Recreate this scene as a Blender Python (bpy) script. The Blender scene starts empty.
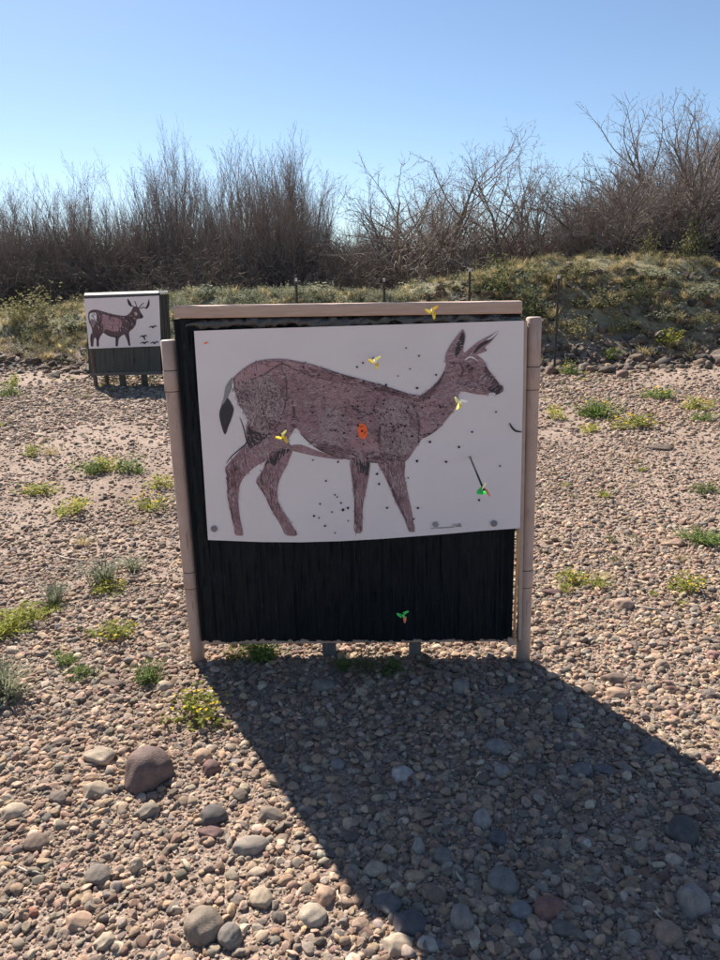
import bpy, math, random
import numpy as np
from mathutils import Vector, Matrix
from mathutils.geometry import tessellate_polygon

R = math.radians
rnd = random.Random(7)
rng = np.random.default_rng(11)
scene = bpy.context.scene
COL = scene.collection

# ------------------------------------------------------------------ camera
F = 721.0; PITCH = R(15.1); ROLL = R(1.2); CAMH = 1.5
fwd = Vector((0, math.cos(PITCH), -math.sin(PITCH)))
up0 = Vector((0, math.sin(PITCH), math.cos(PITCH)))
rt0 = Vector((1, 0, 0))
rt = rt0 * math.cos(ROLL) - up0 * math.sin(ROLL)
up = up0 * math.cos(ROLL) + rt0 * math.sin(ROLL)
CAM = Vector((0, 0, CAMH))
cd = bpy.data.cameras.new('camera'); cam = bpy.data.objects.new('camera', cd); COL.objects.link(cam)
cam.matrix_world = Matrix(((rt.x, up.x, -fwd.x, CAM.x), (rt.y, up.y, -fwd.y, CAM.y), (rt.z, up.z, -fwd.z, CAM.z), (0, 0, 0, 1)))
cd.sensor_fit = 'VERTICAL'; cd.sensor_height = 36; cd.lens = F / 960 * 36
cd.clip_start = 0.05; cd.clip_end = 2000
scene.camera = cam

def ray(u, v):
    return (fwd + rt * ((u - 360) / F) - up * ((v - 480) / F))
def hit_y(u, v, y):
    d = ray(u, v); t = y / d.y
    return CAM + d * t

# ------------------------------------------------------------------ terrain height
_w = [(rng.uniform(-1, 1), rng.uniform(-1, 1), rng.uniform(0, 6.28)) for _ in range(40)]
def sn(x, y, f, i0, n=6):
    s = 0
    for k in range(i0, i0 + n):
        a, b, c = _w[k]
        L = math.hypot(a, b) + 1e-6
        s = s + np.sin((a / L * x + b / L * y) * f * (0.7 + 0.15 * (k - i0)) + c)
    return s / n
def smooth(t):
    t = np.clip(t, 0, 1); return t * t * (3 - 2 * t)
BX = [-30, -12, -7, -4.6, -3, 0.5, 2.2, 3.6, 5.5, 8, 12, 30]
BH = [1.0, 1.05, 1.1, 1.2, 1.25, 1.28, 1.5, 1.84, 1.92, 1.72, 1.5, 1.2]
BF = [15.0, 15.0, 14.6, 13.6, 12.8, 12.5, 12.5, 12.5, 12.7, 12.9, 13.5, 15]
BT = [19.0, 19.0, 18.4, 16.5, 15.5, 15.2, 15.5, 16.2, 16.4, 16.4, 17, 18]
def gz(x, y):
    x = np.asarray(x, float); y = np.asarray(y, float)
    z = 0.012 * sn(x, y, 2.3, 0) + 0.006 * sn(x, y, 7.0, 6) + 0.03 * sn(x, y, .5, 12) * smooth((y - 3) / 3)
    h = np.interp(x, BX, BH); f = np.interp(x, BX, BF); t = np.interp(x, BX, BT)
    h = h * (1 + 0.06 * sn(x, y, 1.1, 18))
    upw = smooth((y - f) / (t - f)); dn = 1 - 0.75 * smooth((y - t - .6) / 4.0)
    b = h * upw * np.where(y < t + .6, 1, dn)
    b = b + 0.16 * smooth((y - f) / 1.0) * sn(x, y, 2.6, 24) + 0.08 * smooth((y - f) / 1.0) * sn(x, y, 6.5, 30)
    return z + b
def G(x, y): return float(gz(x, y))
def hit_ground(u, v):
    d = ray(u, v); y = 0.8
    step = 0.02
    while y < 60:
        p = CAM + d * (y / d.y)
        if p.z <= G(p.x, p.y): return p
        y += step * (1 + y * .3)
    return p

# ------------------------------------------------------------------ object helpers
def props(o, label=None, cat=None, group=None, kind=None):
    if label: o['label'] = label
    if cat: o['category'] = cat
    if group: o['group'] = group
    if kind: o['kind'] = kind
    return o
def empty(name, loc, rz=0):
    o = bpy.data.objects.new(name, None); COL.objects.link(o); o.location = loc; o.rotation_euler = (0, 0, rz)
    o.empty_display_size = .1
    return o
def link(name, me, parent=None, loc=None):
    o = bpy.data.objects.new(name, me); COL.objects.link(o)
    if parent: o.parent = parent
    if loc is not None: o.location = loc
    return o
class MB:
    def __init__(s): s.v = []; s.f = []; s.m = []
    def add(s, verts, faces, mi=0):
        b = len(s.v); s.v += [tuple(p) for p in verts]
        s.f += [tuple(b + i for i in f) for f in faces]; s.m += [mi] * len(faces)
    def hexa(s, c, mi=0):  # 8 corners: bottom 4 ccw, top 4
        s.add(c, [(0, 3, 2, 1), (4, 5, 6, 7), (0, 1, 5, 4), (1, 2, 6, 5), (2, 3, 7, 6), (3, 0, 4, 7)], mi)
    def box(s, x0, x1, y0, y1, z0, z1, mi=0):
        s.hexa([(x0, y0, z0), (x1, y0, z0), (x1, y1, z0), (x0, y1, z0), (x0, y0, z1), (x1, y0, z1), (x1, y1, z1), (x0, y1, z1)], mi)
    def tube(s, pts, rads, n=12, mi=0, cap=True):
        pts = [Vector(p) for p in pts]; rings = []
        for i, p in enumerate(pts):
            d = (pts[min(i + 1, len(pts) - 1)] - pts[max(i - 1, 0)]).normalized()
            a = d.cross(Vector((0, 1, 0)) if abs(d.y) < .8 else Vector((1, 0, 0))).normalized(); b = d.cross(a)
            rings.append([p + (a * math.cos(6.28318 * k / n) + b * math.sin(6.28318 * k / n)) * rads[i] for k in range(n)])
        vs = [q for r in rings for q in r]; fs = []
        for i in range(len(pts) - 1):
            for k in range(n):
                fs.append((i * n + k, i * n + (k + 1) % n, (i + 1) * n + (k + 1) % n, (i + 1) * n + k))
        if cap: fs.append(tuple(range(n))[::-1]); fs.append(tuple((len(pts) - 1) * n + k for k in range(n)))
        s.add(vs, fs, mi)
    def mesh(s, name, mats, smooth=False, origin=(0, 0, 0)):
        me = bpy.data.meshes.new(name); o = Vector(origin)
        me.from_pydata([tuple(Vector(v) - o) for v in s.v], [], s.f)
        for m in (mats if isinstance(mats, (list, tuple)) else [mats]): me.materials.append(m)
        me.polygons.foreach_set('material_index', s.m)
        if smooth: me.polygons.foreach_set('use_smooth', [True] * len(s.f))
        me.update(); return me
def np_mesh(name, V, Fq, mat, smooth=False):
    me = bpy.data.meshes.new(name); n = Fq.shape[1]
    me.vertices.add(len(V)); me.vertices.foreach_set('co', np.asarray(V, np.float32).ravel())
    me.loops.add(Fq.size); me.loops.foreach_set('vertex_index', Fq.astype(np.int32).ravel())
    me.polygons.add(len(Fq)); me.polygons.foreach_set('loop_start', np.arange(0, Fq.size, n, dtype=np.int32))
    me.polygons.foreach_set('use_smooth', np.full(len(Fq), smooth)); me.materials.append(mat)
    me.update(calc_edges=True); me.validate(); return me

# ------------------------------------------------------------------ materials
class NT:
    def __init__(s, name):
        s.m = bpy.data.materials.new(name); s.m.use_nodes = True; s.t = s.m.node_tree; s.n = s.t.nodes
        s.b = s.n['Principled BSDF']; s.out = s.n['Material Output']
    def new(s, t, **k):
        n = s.n.new(t)
        for a, b in k.items():
            if a.startswith('i_'): n.inputs[a[2:].replace('_', ' ')].default_value = b
            else: setattr(n, a, b)
        return n
    def L(s, a, b): s.t.links.new(a, b)
    def coord(s, kind='Object', scale=(1, 1, 1)):
        tc = s.new('ShaderNodeTexCoord'); mp = s.new('ShaderNodeMapping'); mp.inputs['Scale'].default_value = scale
        s.L(tc.outputs[kind], mp.inputs[0]); return mp.outputs[0]
    def noise(s, vec, scale, detail=4, rough=.6):
        n = s.new('ShaderNodeTexNoise'); n.inputs['Scale'].default_value = scale; n.inputs['Detail'].default_value = detail
        n.inputs['Roughness'].default_value = rough; s.L(vec, n.inputs['Vector']); return n.outputs['Fac']
    def ramp(s, fac, stops):
        r = s.new('ShaderNodeValToRGB'); e = r.color_ramp.elements
        while len(e) < len(stops): e.new(.5)
        for i, (p, c) in enumerate(stops): e[i].position = p; e[i].color = (*c, 1)
        s.L(fac, r.inputs[0]); return r.outputs[0]
    def mix(s, fac, a, b, mode='MIX'):
        m = s.new('ShaderNodeMix', data_type='RGBA', blend_type=mode)
        if hasattr(fac, 'links') or hasattr(fac, 'is_linked'): s.L(fac, m.inputs[0])
        else: m.inputs[0].default_value = fac
        for x, sk in ((a, 6), (b, 7)):
            if isinstance(x, tuple): m.inputs[sk].default_value = (*x, 1)
            else: s.L(x, m.inputs[sk])
        return m.outputs[2]
    def bump(s, h, strength=.5, dist=.01):
        b = s.new('ShaderNodeBump'); b.inputs['Strength'].default_value = strength; b.inputs['Distance'].default_value = dist
        s.L(h, b.inputs['Height']); s.L(b.outputs[0], s.b.inputs['Normal'])
    def base(s, c, rough=.8, spec=.3):
        if isinstance(c, tuple): s.b.inputs['Base Color'].default_value = (*c, 1)
        else: s.L(c, s.b.inputs['Base Color'])
        s.b.inputs['Roughness'].default_value = rough; s.b.inputs['Specular IOR Level'].default_value = spec
        return s.m
def simple(name, c1, c2, scale=20, rough=.8, bump=.3, dist=.002, spec=.3, stretch=(1, 1, 1)):
    t = NT(name); v = t.coord('Object', stretch); n = t.noise(v, scale)
    col = t.ramp(n, [(.3, c1), (.7, c2)]); t.bump(n, bump, dist); return t.base(col, rough, spec)
def foliage(name, c1, c2, trans=.45, scale=9, obj=False):
    t = NT(name); v = t.coord('Object'); n = t.noise(v, scale, 3)
    col = t.ramp(n, [(.3, c1), (.7, c2)])
    oi = t.new('ShaderNodeObjectInfo'); rr = t.ramp(oi.outputs['Random'], [(0, (.75, .75, .72)), (1, (1.2, 1.15, 1.05))])
    col = t.mix(1, col, rr, 'MULTIPLY')
    t.base(col, .75, .2)
    tr = t.new('ShaderNodeBsdfTranslucent'); t.L(col, tr.inputs[0])
    mx = t.new('ShaderNodeMixShader'); mx.inputs[0].default_value = trans
    t.L(t.b.outputs[0], mx.inputs[1]); t.L(tr.outputs[0], mx.inputs[2]); t.L(mx.outputs[0], t.out.inputs[0]); return t.m

def stone_mat(name, src):
    t = NT(name)
    if src == 'instancer':
        a = t.new('ShaderNodeAttribute', attribute_type='INSTANCER', attribute_name='tone'); c = a.outputs['Color']
    else:
        c = t.new('ShaderNodeObjectInfo').outputs['Color']
    v = t.coord('Object'); n1 = t.noise(v, 1.6, 5, .65); n2 = t.noise(v, 14, 3, .7)
    m1 = t.ramp(n1, [(.3, (.66, .64, .64)), (.7, (1.25, 1.17, 1.08))]); m2 = t.ramp(n2, [(.3, (.72, .72, .72)), (.7, (1.2, 1.17, 1.13))])
    col = t.mix(1, t.mix(1, c, m1, 'MULTIPLY'), m2, 'MULTIPLY')
    t.bump(n2, .35, .05); return t.base(col, .8, .3)
M_STONE = stone_mat('river_stone', 'object'); M_GRAVEL = stone_mat('gravel_stone', 'instancer')

def ground_mat():
    t = NT('gravelly_soil'); v = t.coord('Object')
    n1 = t.noise(v, .9, 5, .6); n2 = t.noise(v, 90, 4, .7)
    vo = t.new('ShaderNodeTexVoronoi'); vo.inputs['Scale'].default_value = 85; t.L(v, vo.inputs['Vector'])
    vc = t.ramp(vo.outputs['Color'], [(0, (.6, .56, .54)), (.5, (.95, .92, .9)), (1, (1.3, 1.22, 1.12))])
    c1 = t.ramp(n1, [(.35, (.27, .21, .175)), (.62, (.40, .325, .275))])
    c2 = t.ramp(n2, [(.3, (.7, .7, .7)), (.7, (1.15, 1.13, 1.1))])
    col = t.mix(1, t.mix(1, c1, c2, 'MULTIPLY'), vc, 'MULTIPLY')
    # berm soil, darker and earthier where the bank stands
    sx = t.new('ShaderNodeSeparateXYZ'); t.L(v, sx.inputs[0])
    mr = t.new('ShaderNodeMapRange'); mr.inputs[1].default_value = .25; mr.inputs[2].default_value = .6; t.L(sx.outputs[2], mr.inputs[0])
    bc = t.ramp(t.noise(v, 2.2, 5, .7), [(.3, (.15, .14, .085)), (.5, (.25, .225, .145)), (.72, (.36, .31, .22))])
    col = t.mix(mr.outputs[0], col, bc)
    b1 = t.new('ShaderNodeMath', operation='ADD'); t.L(vo.outputs['Distance'], b1.inputs[0]); t.L(n2, b1.inputs[1])
    t.bump(b1.outputs[0], .6, .012); return t.base(col, .95, .1)
M_GROUND = ground_mat()

# ------------------------------------------------------------------ ground sheet
def build_ground():
    ax = np.concatenate([-np.geomspace(600, 9, 30), np.linspace(-8.8, -3.1, 70), np.linspace(-3, 3, 150), np.linspace(3.1, 8.8, 70), np.geomspace(9, 600, 30)])
    ay = np.concatenate([-np.geomspace(300, 1, 20), np.linspace(-.9, 4, 110), np.linspace(4.06, 11.5, 90), np.linspace(11.6, 24, 120), np.geomspace(24.5, 900, 40)])
    X, Y = np.meshgrid(ax, ay); Z = gz(X, np.clip(Y, -5, 1e9))
    far = smooth((np.hypot(X, Y) - 25) / 20); Z = Z * (1 - far)
    V = np.stack([X, Y, Z], -1).reshape(-1, 3); nx = len(ax); ny = len(ay)
    i = np.arange(nx * ny).reshape(ny, nx)
    Fq = np.stack([i[:-1, :-1], i[:-1, 1:], i[1:, 1:], i[1:, :-1]], -1).reshape(-1, 4)
    o = link('ground', np_mesh('ground', V, Fq, M_GROUND, True)); props(o, kind='structure')
build_ground()

# ------------------------------------------------------------------ stones
def ico(sub):
    import bmesh
    bm = bmesh.new(); bmesh.ops.create_icosphere(bm, subdivisions=sub, radius=1)
    V = np.array([v.co[:] for v in bm.verts]); Fq = np.array([[v.index for v in f.verts] for f in bm.faces]); bm.free(); return V, Fq
ICO = {2: ico(2), 3: ico(3), 4: ico(4)}
def rock_mesh(name, seed, mat, sub=3, flat=.6, cuts=5, angular=.7, smoothf=True):
    smoothf = bool(smoothf)
    r = np.random.default_rng(seed); V, Fq = ICO[sub]; V = V.copy()
    for _ in range(cuts):
        n = r.normal(size=3); n /= np.linalg.norm(n); d = r.uniform(.5, .85)
        V -= np.outer(np.maximum(V @ n - d, 0) * angular, n)
    for f, a in ((1.3, .14), (2.6, .09), (5, .045), (9, .015)):
        n = r.normal(size=3); ph = r.uniform(0, 6, 3); Q = r.normal(size=(3, 3)) * f
        s = np.sin(V @ Q + ph).sum(1) / 3; V *= (1 + a * s)[:, None]
    V *= np.array([1, r.uniform(.65, .95), flat])
    V -= (V.max(0) + V.min(0)) / 2
    V /= np.abs(V[:, 0]).max()
    if name == 'stone': V[:, 1] /= np.abs(V[:, 1]).max(); V[:, 2] /= np.abs(V[:, 2]).max()
    return np_mesh(name, V, Fq, mat, smoothf)
PAL = np.array([(.36, .28, .215), (.33, .235, .19), (.25, .225, .205), (.15, .135, .13), (.21, .135, .115), (.46, .39, .32), (.42, .30, .21), (.28, .21, .17), (.20, .175, .155), (.36, .32, .28), (.19, .18, .18)]) * np.array([1.04, 1.01, .97])
PW = np.array([.16, .15, .14, .08, .06, .07, .07, .11, .07, .05, .04])

GROCKS = bpy.data.collections.new('gravel_shapes')
for k in range(14):
    me = rock_mesh('gravel_shape', 100 + k, M_GRAVEL, 2 if k % 2 else 3, rnd.uniform(.4, .75), rnd.randint(5, 11), .92, k % 3 > 0)
    GROCKS.objects.link(bpy.data.objects.new('gravel_shape_%02d' % k, me))

def scatter_gn(name, pts, rot, scl, idx, tone, coll, label=None):
    me = bpy.data.meshes.new(name); n = len(pts); me.vertices.add(n)
    me.vertices.foreach_set('co', np.asarray(pts, np.float32).ravel())
    def att(nm, ty, key, a):
        t = me.attributes.new(nm, ty, 'POINT'); t.data.foreach_set(key, a)
    att('rot', 'FLOAT_VECTOR', 'vector', np.asarray(rot, np.float32).ravel())
    att('scl', 'FLOAT_VECTOR', 'vector', np.asarray(scl, np.float32).ravel())
    att('idx', 'INT', 'value', np.asarray(idx, np.int32))
    c4 = np.concatenate([np.asarray(tone), np.ones((n, 1))], 1).astype(np.float32)
    att('tone', 'FLOAT_COLOR', 'color', c4.ravel())
    o = link(name, me)
    ng = bpy.data.node_groups.new(name, 'GeometryNodeTree')
    ng.interface.new_socket('Geometry', in_out='INPUT', socket_type='NodeSocketGeometry')
    ng.interface.new_socket('Geometry', in_out='OUTPUT', socket_type='NodeSocketGeometry')
    gi = ng.nodes.new('NodeGroupInput'); go = ng.nodes.new('NodeGroupOutput')
    iop = ng.nodes.new('GeometryNodeInstanceOnPoints'); ci = ng.nodes.new('GeometryNodeCollectionInfo')
    ci.inputs['Collection'].default_value = coll; ci.inputs['Separate Children'].default_value = True; ci.inputs['Reset Children'].default_value = True
    iop.inputs['Pick Instance'].default_value = True
    def na(nm, dt):
        a = ng.nodes.new('GeometryNodeInputNamedAttribute'); a.data_type = dt; a.inputs[0].default_value = nm; return a.outputs[0]
    L = ng.links.new
    L(gi.outputs[0], iop.inputs['Points']); L(ci.outputs[0], iop.inputs['Instance'])
    L(na('idx', 'INT'), iop.inputs['Instance Index']); L(na('rot', 'FLOAT_VECTOR'), iop.inputs['Rotation']); L(na('scl', 'FLOAT_VECTOR'), iop.inputs['Scale'])
    L(iop.outputs[0], go.inputs[0])
    md = o.modifiers.new('scatter', 'NODES'); md.node_group = ng
    props(o, label, kind='stuff'); return o

def tones(n, dark=1.0):
    c = PAL[rng.choice(len(PAL), n, p=PW / PW.sum())]
    c = c * .84 + np.array([.38, .31, .25]) * .16      # river dust on every pebble
    return np.clip(c * rng.uniform(.62, 1.38, (n, 1)) * dark * rng.uniform(.95, 1.05, (n, 3)), 0.02, .8)
def gravel():
    P = []; S = []
    def zone(y0, y1, dens, smin, smax, sig, extra=1.2, x0=None, x1=None):
        W = 0.56 * y1 + extra; n = int(dens * 2 * W * (y1 - y0))
        x = rng.uniform(-W, W, n); y = rng.uniform(y0, y1, n)
        k = np.abs(x) < .56 * y + extra; x = x[k]; y = y[k]
        s = np.clip(np.exp(rng.normal(math.log(sig), .46, len(x))), smin, smax)
        # patchy: sandy spots with fewer stones
        keep = rng.uniform(0, 1, len(x)) < np.where(y < 3.6, np.clip(1.0 + .9 * sn(x, y, 2.1, 3), .35, 1), np.clip(.72 + 1.5 * sn(x, y, 1.3, 3) + .6 * sn(x, y, 4.1, 20), .22, 1))
        P.append(np.stack([x[keep], y[keep]], 1)); S.append(s[keep])
    zone(.9, 2.4, 15000, .0015, .006, .0031, .5)
    zone(2.4, 4.0, 7000, .002, .006, .0036, .6)
    zone(.9, 2.4, 5200, .0035, .010, .0058, .5)
    zone(.9, 2.4, 2600, .006, .018, .0122, .5)
    zone(2.4, 4.0, 3600, .004, .012, .0068, .7)
    zone(2.4, 4.0, 1500, .007, .021, .0132, .7)
    zone(4.0, 7.0, 2500, .004, .024, .0095, .8)
    zone(7.0, 10, 1000, .006, .034, .0145, 1)
    zone(10, 12.4, 420, .01, .04, .021, 1.5)
    zone(12.4, 15, 200, .012, .045, .025, 1.5)
    P = np.concatenate(P); S = np.concatenate(S)
    z = gz(P[:, 0], P[:, 1]); n = len(P)
    z = z + S * rng.uniform(-.05, .45, n)
    rot = np.stack([rng.normal(0, .3, n), rng.normal(0, .3, n), rng.uniform(0, 6.28, n)], 1)
    scl = S[:, None] * rng.uniform(.8, 1.2, (n, 3))
    print('gravel', n)
    scatter_gn('gravel', np.column_stack([P, z]), rot, scl, rng.integers(0, 14, n), tones(n, 1.1) * np.array([.99, .985, .965]), GROCKS, 'pebbles and gravel covering the open ground')
gravel()
def rubble():
    n = 3600
    x = rng.uniform(-9, 11, n); f = np.interp(x, BX, BF)
    y = f + rng.normal(.25, .42, n) ; k = (x > 1.2) | (rng.uniform(0, 1, n) < .25); x = x[k]; y = y[k]; n = len(x)
    y2 = np.interp(x, BX, BF) + rng.uniform(.3, 3.0, n); m = (rng.uniform(0, 1, n) < .42) & (x > 1.3); y = np.where(m, y2, y)
    S = np.clip(np.exp(rng.normal(math.log(.062), .45, n)), .03, .16)
    z = gz(x, y) + S * .25
    rot = np.stack([rng.normal(0, .4, n), rng.normal(0, .4, n), rng.uniform(0, 6.28, n)], 1)
    scatter_gn('rubble', np.column_stack([x, y, z]), rot, S[:, None] * rng.uniform(.8, 1.25, (n, 3)), rng.integers(0, 14, n), tones(n, .52), GROCKS, 'dark rubble stones along the foot of the bank')
rubble()

def mpp(p):  # metres per photo pixel at a point
    return (Vector(p) - CAM).dot(fwd) / F
def stone_proto(seed, flat, cuts, ang): return rock_mesh('stone', seed, M_STONE, 4 if seed < 520 else 3, flat, cuts, ang)
PROT = [stone_proto(500 + k, [.62, .5, .7, .42, .78, .55][k % 6], [3, 8, 5, 11, 4, 7][k % 6], [.5, .78, .65, .8, .5, .7][k % 6]) for k in range(18)]
C_TAN = (.44, .37, .28); C_GREY = (.22, .20, .18); C_DARK = (.12, .115, .12); C_BRN = (.23, .17, .14); C_PALE = (.47, .40, .31); C_MAR = (.21, .125, .12)
C_PEACH = (.48, .33, .24); C_RED = (.38, .16, .11); C_PGREY = (.34,.33,.32); C_BLUE = (.12, .13, .155)
placed = []
def put_stone(u, v, w, h, col, label, proto=None, group=None, rz=None, sink=.2):
    p = hit_ground(u, v + h * .1); m = mpp(p); a = w * m / 2
    me = PROT[proto if proto is not None else rnd.randrange(len(PROT))]
    d = ray(u, v).normalized(); st = -d.z; ct = math.sqrt(1 - st * st); rho = h / w * 1.08
    b = max(.5, min(1.05, rho * 1.15)); c = math.sqrt(max(rho * rho - (b * st) ** 2, .06)) / ct
    o = link('stone', me)
    rz = rnd.uniform(-.3, .3) if rz is None else rz
    o.scale = (a, a * b, a * c); o.rotation_euler = (rnd.uniform(-.12, .12), rnd.uniform(-.12, .12), rz)
    o.location = (p.x, p.y, G(p.x, p.y) + a * c * sink)
    g = sum(col) / 3; col = tuple(.8 * c + .2 * q for c, q in zip(col, (g * 1.22, g, g * .8)))
    o.color = (*col, 1); props(o, label, 'stone', group); placed.append((u, v, max(w, h) / 2)); return o
ST = [
 (150, 774, 47, 46, (.19, .135, .13), 'large smooth dark brown boulder, biggest stone on the gravel left of the shadow', 0),
 (101, 760, 33, 20, C_PALE, 'pale flat angular stone just left of the big brown boulder', 3),
 (97, 796, 24, 18, C_TAN, 'tan square-edged stone lying below the pale flat stone', 1),
 (92, 778, 15, 10, C_PEACH, 'small peach pebble between the pale flat stone and the tan square one', 4),
 (16, 817, 26, 17, C_PALE, 'rounded cream stone near the left edge of the photo', 0),
 (38, 848, 26, 18, C_BRN, 'rounded brown stone in the gravel near the left edge', 2),
 (147, 812, 26, 15, (.27, .24, .20), 'grey flat stone in front of the big brown boulder', 5),
 (214, 824, 28, 20, C_DARK, 'dark grey rounded stone resting behind a flat red-brown stone', 0),
 (212, 840, 28, 13, C_MAR, 'flat red-brown stone touching a dark grey stone', 3),
 (100, 883, 28, 20, C_GREY, 'grey oval stone midway along the lower left gravel', 2),
 (80, 930, 26, 18, C_PEACH, 'peach coloured stone near the bottom left', 1),
 (205, 930, 40, 36, (.26, .22, .18), 'large round grey-brown stone at the bottom edge, left of the shadow', 4),
 (231, 941, 25, 24, (.22, .21, .20), 'grey stone touching the large round grey-brown one at the bottom', 2),
 (105, 945, 22, 15, C_PALE, 'pale oval stone at the bottom edge near the left', 5),
 (30, 915, 18, 9, C_RED, 'small orange-red pebble at the lower left', 5),
 (137, 872, 14, 16, C_PALE, 'small upright cream pebble in the lower left gravel', 4),
 (203, 762, 18, 14, C_PEACH, 'pinkish stone right of the big brown boulder', 0),
 (212, 774, 18, 16, C_MAR, 'dull maroon stone below the pinkish one', 0),
 (252, 854, 38, 18, (.32, .29, .26), 'long grey-tan stone in sun close to the shadow edge', 0),
 (313, 925, 30, 23, (.44, .39, .32), 'pale rounded stone in sun at bottom centre-left', 4),
 (262, 905, 24, 20, C_TAN, 'tan stone left of the pale rounded stone at the bottom', 2),
 (326, 905, 20, 18, C_PEACH, 'peach stone just sunward of the shadow edge', 0),
 (398, 953, 30, 20, C_PALE, 'pale stone at the bottom edge where the shadow begins', 1),
 (428, 953, 22, 15, (.48, .44, .40), 'light stone at the bottom edge, second from the shadow corner', 2),
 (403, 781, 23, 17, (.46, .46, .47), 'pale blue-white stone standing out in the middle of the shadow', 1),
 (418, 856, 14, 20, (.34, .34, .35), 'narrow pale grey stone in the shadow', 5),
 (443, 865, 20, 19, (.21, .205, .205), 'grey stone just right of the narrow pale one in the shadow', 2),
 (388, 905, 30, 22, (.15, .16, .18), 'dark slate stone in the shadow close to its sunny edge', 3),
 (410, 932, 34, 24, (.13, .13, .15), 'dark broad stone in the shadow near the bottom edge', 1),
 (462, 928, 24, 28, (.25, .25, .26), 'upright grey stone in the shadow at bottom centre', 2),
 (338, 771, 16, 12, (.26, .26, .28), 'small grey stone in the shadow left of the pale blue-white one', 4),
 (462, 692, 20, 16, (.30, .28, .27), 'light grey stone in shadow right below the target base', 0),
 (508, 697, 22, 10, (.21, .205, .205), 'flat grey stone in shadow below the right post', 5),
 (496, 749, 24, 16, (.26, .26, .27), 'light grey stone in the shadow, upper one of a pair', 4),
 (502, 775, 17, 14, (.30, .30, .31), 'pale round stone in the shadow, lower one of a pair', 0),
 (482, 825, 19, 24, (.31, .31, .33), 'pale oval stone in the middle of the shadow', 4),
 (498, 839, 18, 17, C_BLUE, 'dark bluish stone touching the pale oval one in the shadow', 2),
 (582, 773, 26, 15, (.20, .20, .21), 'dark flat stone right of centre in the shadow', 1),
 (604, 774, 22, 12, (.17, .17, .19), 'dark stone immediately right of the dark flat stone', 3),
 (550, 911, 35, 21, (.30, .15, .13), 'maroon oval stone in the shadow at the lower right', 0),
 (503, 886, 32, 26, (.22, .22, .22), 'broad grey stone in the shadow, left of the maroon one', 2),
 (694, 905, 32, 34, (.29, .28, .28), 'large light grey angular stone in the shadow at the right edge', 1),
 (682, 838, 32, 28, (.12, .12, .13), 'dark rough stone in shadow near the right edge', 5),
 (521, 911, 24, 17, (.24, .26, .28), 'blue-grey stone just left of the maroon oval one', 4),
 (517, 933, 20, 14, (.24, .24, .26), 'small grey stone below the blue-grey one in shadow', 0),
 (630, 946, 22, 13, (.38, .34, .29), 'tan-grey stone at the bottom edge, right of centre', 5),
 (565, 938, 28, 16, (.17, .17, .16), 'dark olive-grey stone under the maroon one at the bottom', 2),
 (613, 684, 26, 13, C_BRN, 'brown stone with a dark underside, in sun right of the target', 1),
 (618, 697, 24, 13, C_PEACH, 'peach flat stone in front of the brown one right of the target', 0),
 (586, 853, 10, 12, (.5, .5, .48), 'tiny pale pebble in the right half of the shadow', 4),
 (560, 722, 14, 20, (.19, .19, .21), 'long dark stone tilted in the shadow right of the post', 3),
 (653, 752, 26, 15, (.2, .2, .21), 'flat dark stone in shadow near its right-hand edge', 5),
 (552, 595, 22, 9, C_MAR, 'dark brown flat rock beside the right post', 3),
 (672, 547, 24, 10, C_PEACH, 'flat orange-tan rock on the open gravel at right', 3),
 (625, 606, 22, 13, (.45, .32, .26), 'pinkish tan rock on the right-hand gravel', 0),
 (714, 660, 16, 10, (.36, .2, .19), 'pink rock at the right edge of the photo', 0),
 (35, 628, 26, 13, C_BRN, 'brown rock beside the weeds at the left edge', 1),
 (165, 691, 16, 12, C_PALE, 'pale stone left of the left post foot', 0),
 (163, 648, 14, 10, C_PALE, 'pale stone behind the left post foot', 4),
 (113, 685, 26, 11, C_BRN, 'flat brown rock among the weeds at left', 3),
 (325, 690, 26, 14, (.22, .22, .22), 'grey stone in shadow at the foot of the left leg', 0),
 (659, 450, 28, 6, (.17, .13, .11), 'dark elongated rock on the gravel right of the target', 3),
 (440, 945, 16, 10, (.2, .2, .21), 'small dark stone on the shadow edge at the bottom', 4),
 (62, 745, 22, 9, C_BRN, 'low brown stone up the slope left of the pale flat stone', 5),
 (60, 800, 20, 14, (.2, .17, .15), 'dull dark stone left of the tan square one', 2),
]
for s in ST: put_stone(*s[:6], s[6])
# further stones, everything else up to the 300 that show largest
def rand_stones(n, ubox, label, group, dark=None):
    c = 0; tries = 0
    while c < n and tries < 20000:
        tries += 1
        u = rnd.uniform(ubox[0], ubox[1]); v = rnd.uniform(ubox[2], ubox[3])
        sh = v > shadow_left(u) and v > shadow_right(u)
        if dark is not None and sh != dark: continue
        w = min(30, (14 if v > 740 else 12) + rnd.expovariate(1 / 5.0)) * (.5 + .5 * (v - 560) / 400 if v < 960 else 1); w = max(w, 8)
        if any(abs(u - a) < (w / 2 + r) * 1.05 and abs(v - b) < (w / 2 + r) * .9 for a, b, r in placed): continue
        k = rng.choice(len(PAL), p=PW / PW.sum()); fb_ = rnd.uniform(.75, 1.25); col = tuple(float(x) * fb_ for x in PAL[k])
        put_stone(u, v, w, w * rnd.uniform(.45, .85), col, label, None, group, rnd.uniform(-.9, .9), rnd.uniform(-.1, .3)); c += 1
def shadow_left(u): return np.interp(u, [215, 240, 283, 307, 353, 387, 410, 440, 470], [690, 743, 797, 830, 890, 927, 940, 953, 960])if u < 470 else 0
def shadow_right(u): return np.interp(u, [500, 565, 620, 660, 720], [665, 680, 707, 737, 775]) if u > 500 else 672
rand_stones(88, (4, 440, 700, 955), 'small rounded pebble in the sunlit gravel left of the big shadow', 'pebbles in the sun left of the shadow', False)
rand_stones(100, (235, 715, 690, 955), 'small rounded pebble lying in the shadow of the near target', 'pebbles in the shadow of the near target', True)
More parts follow.
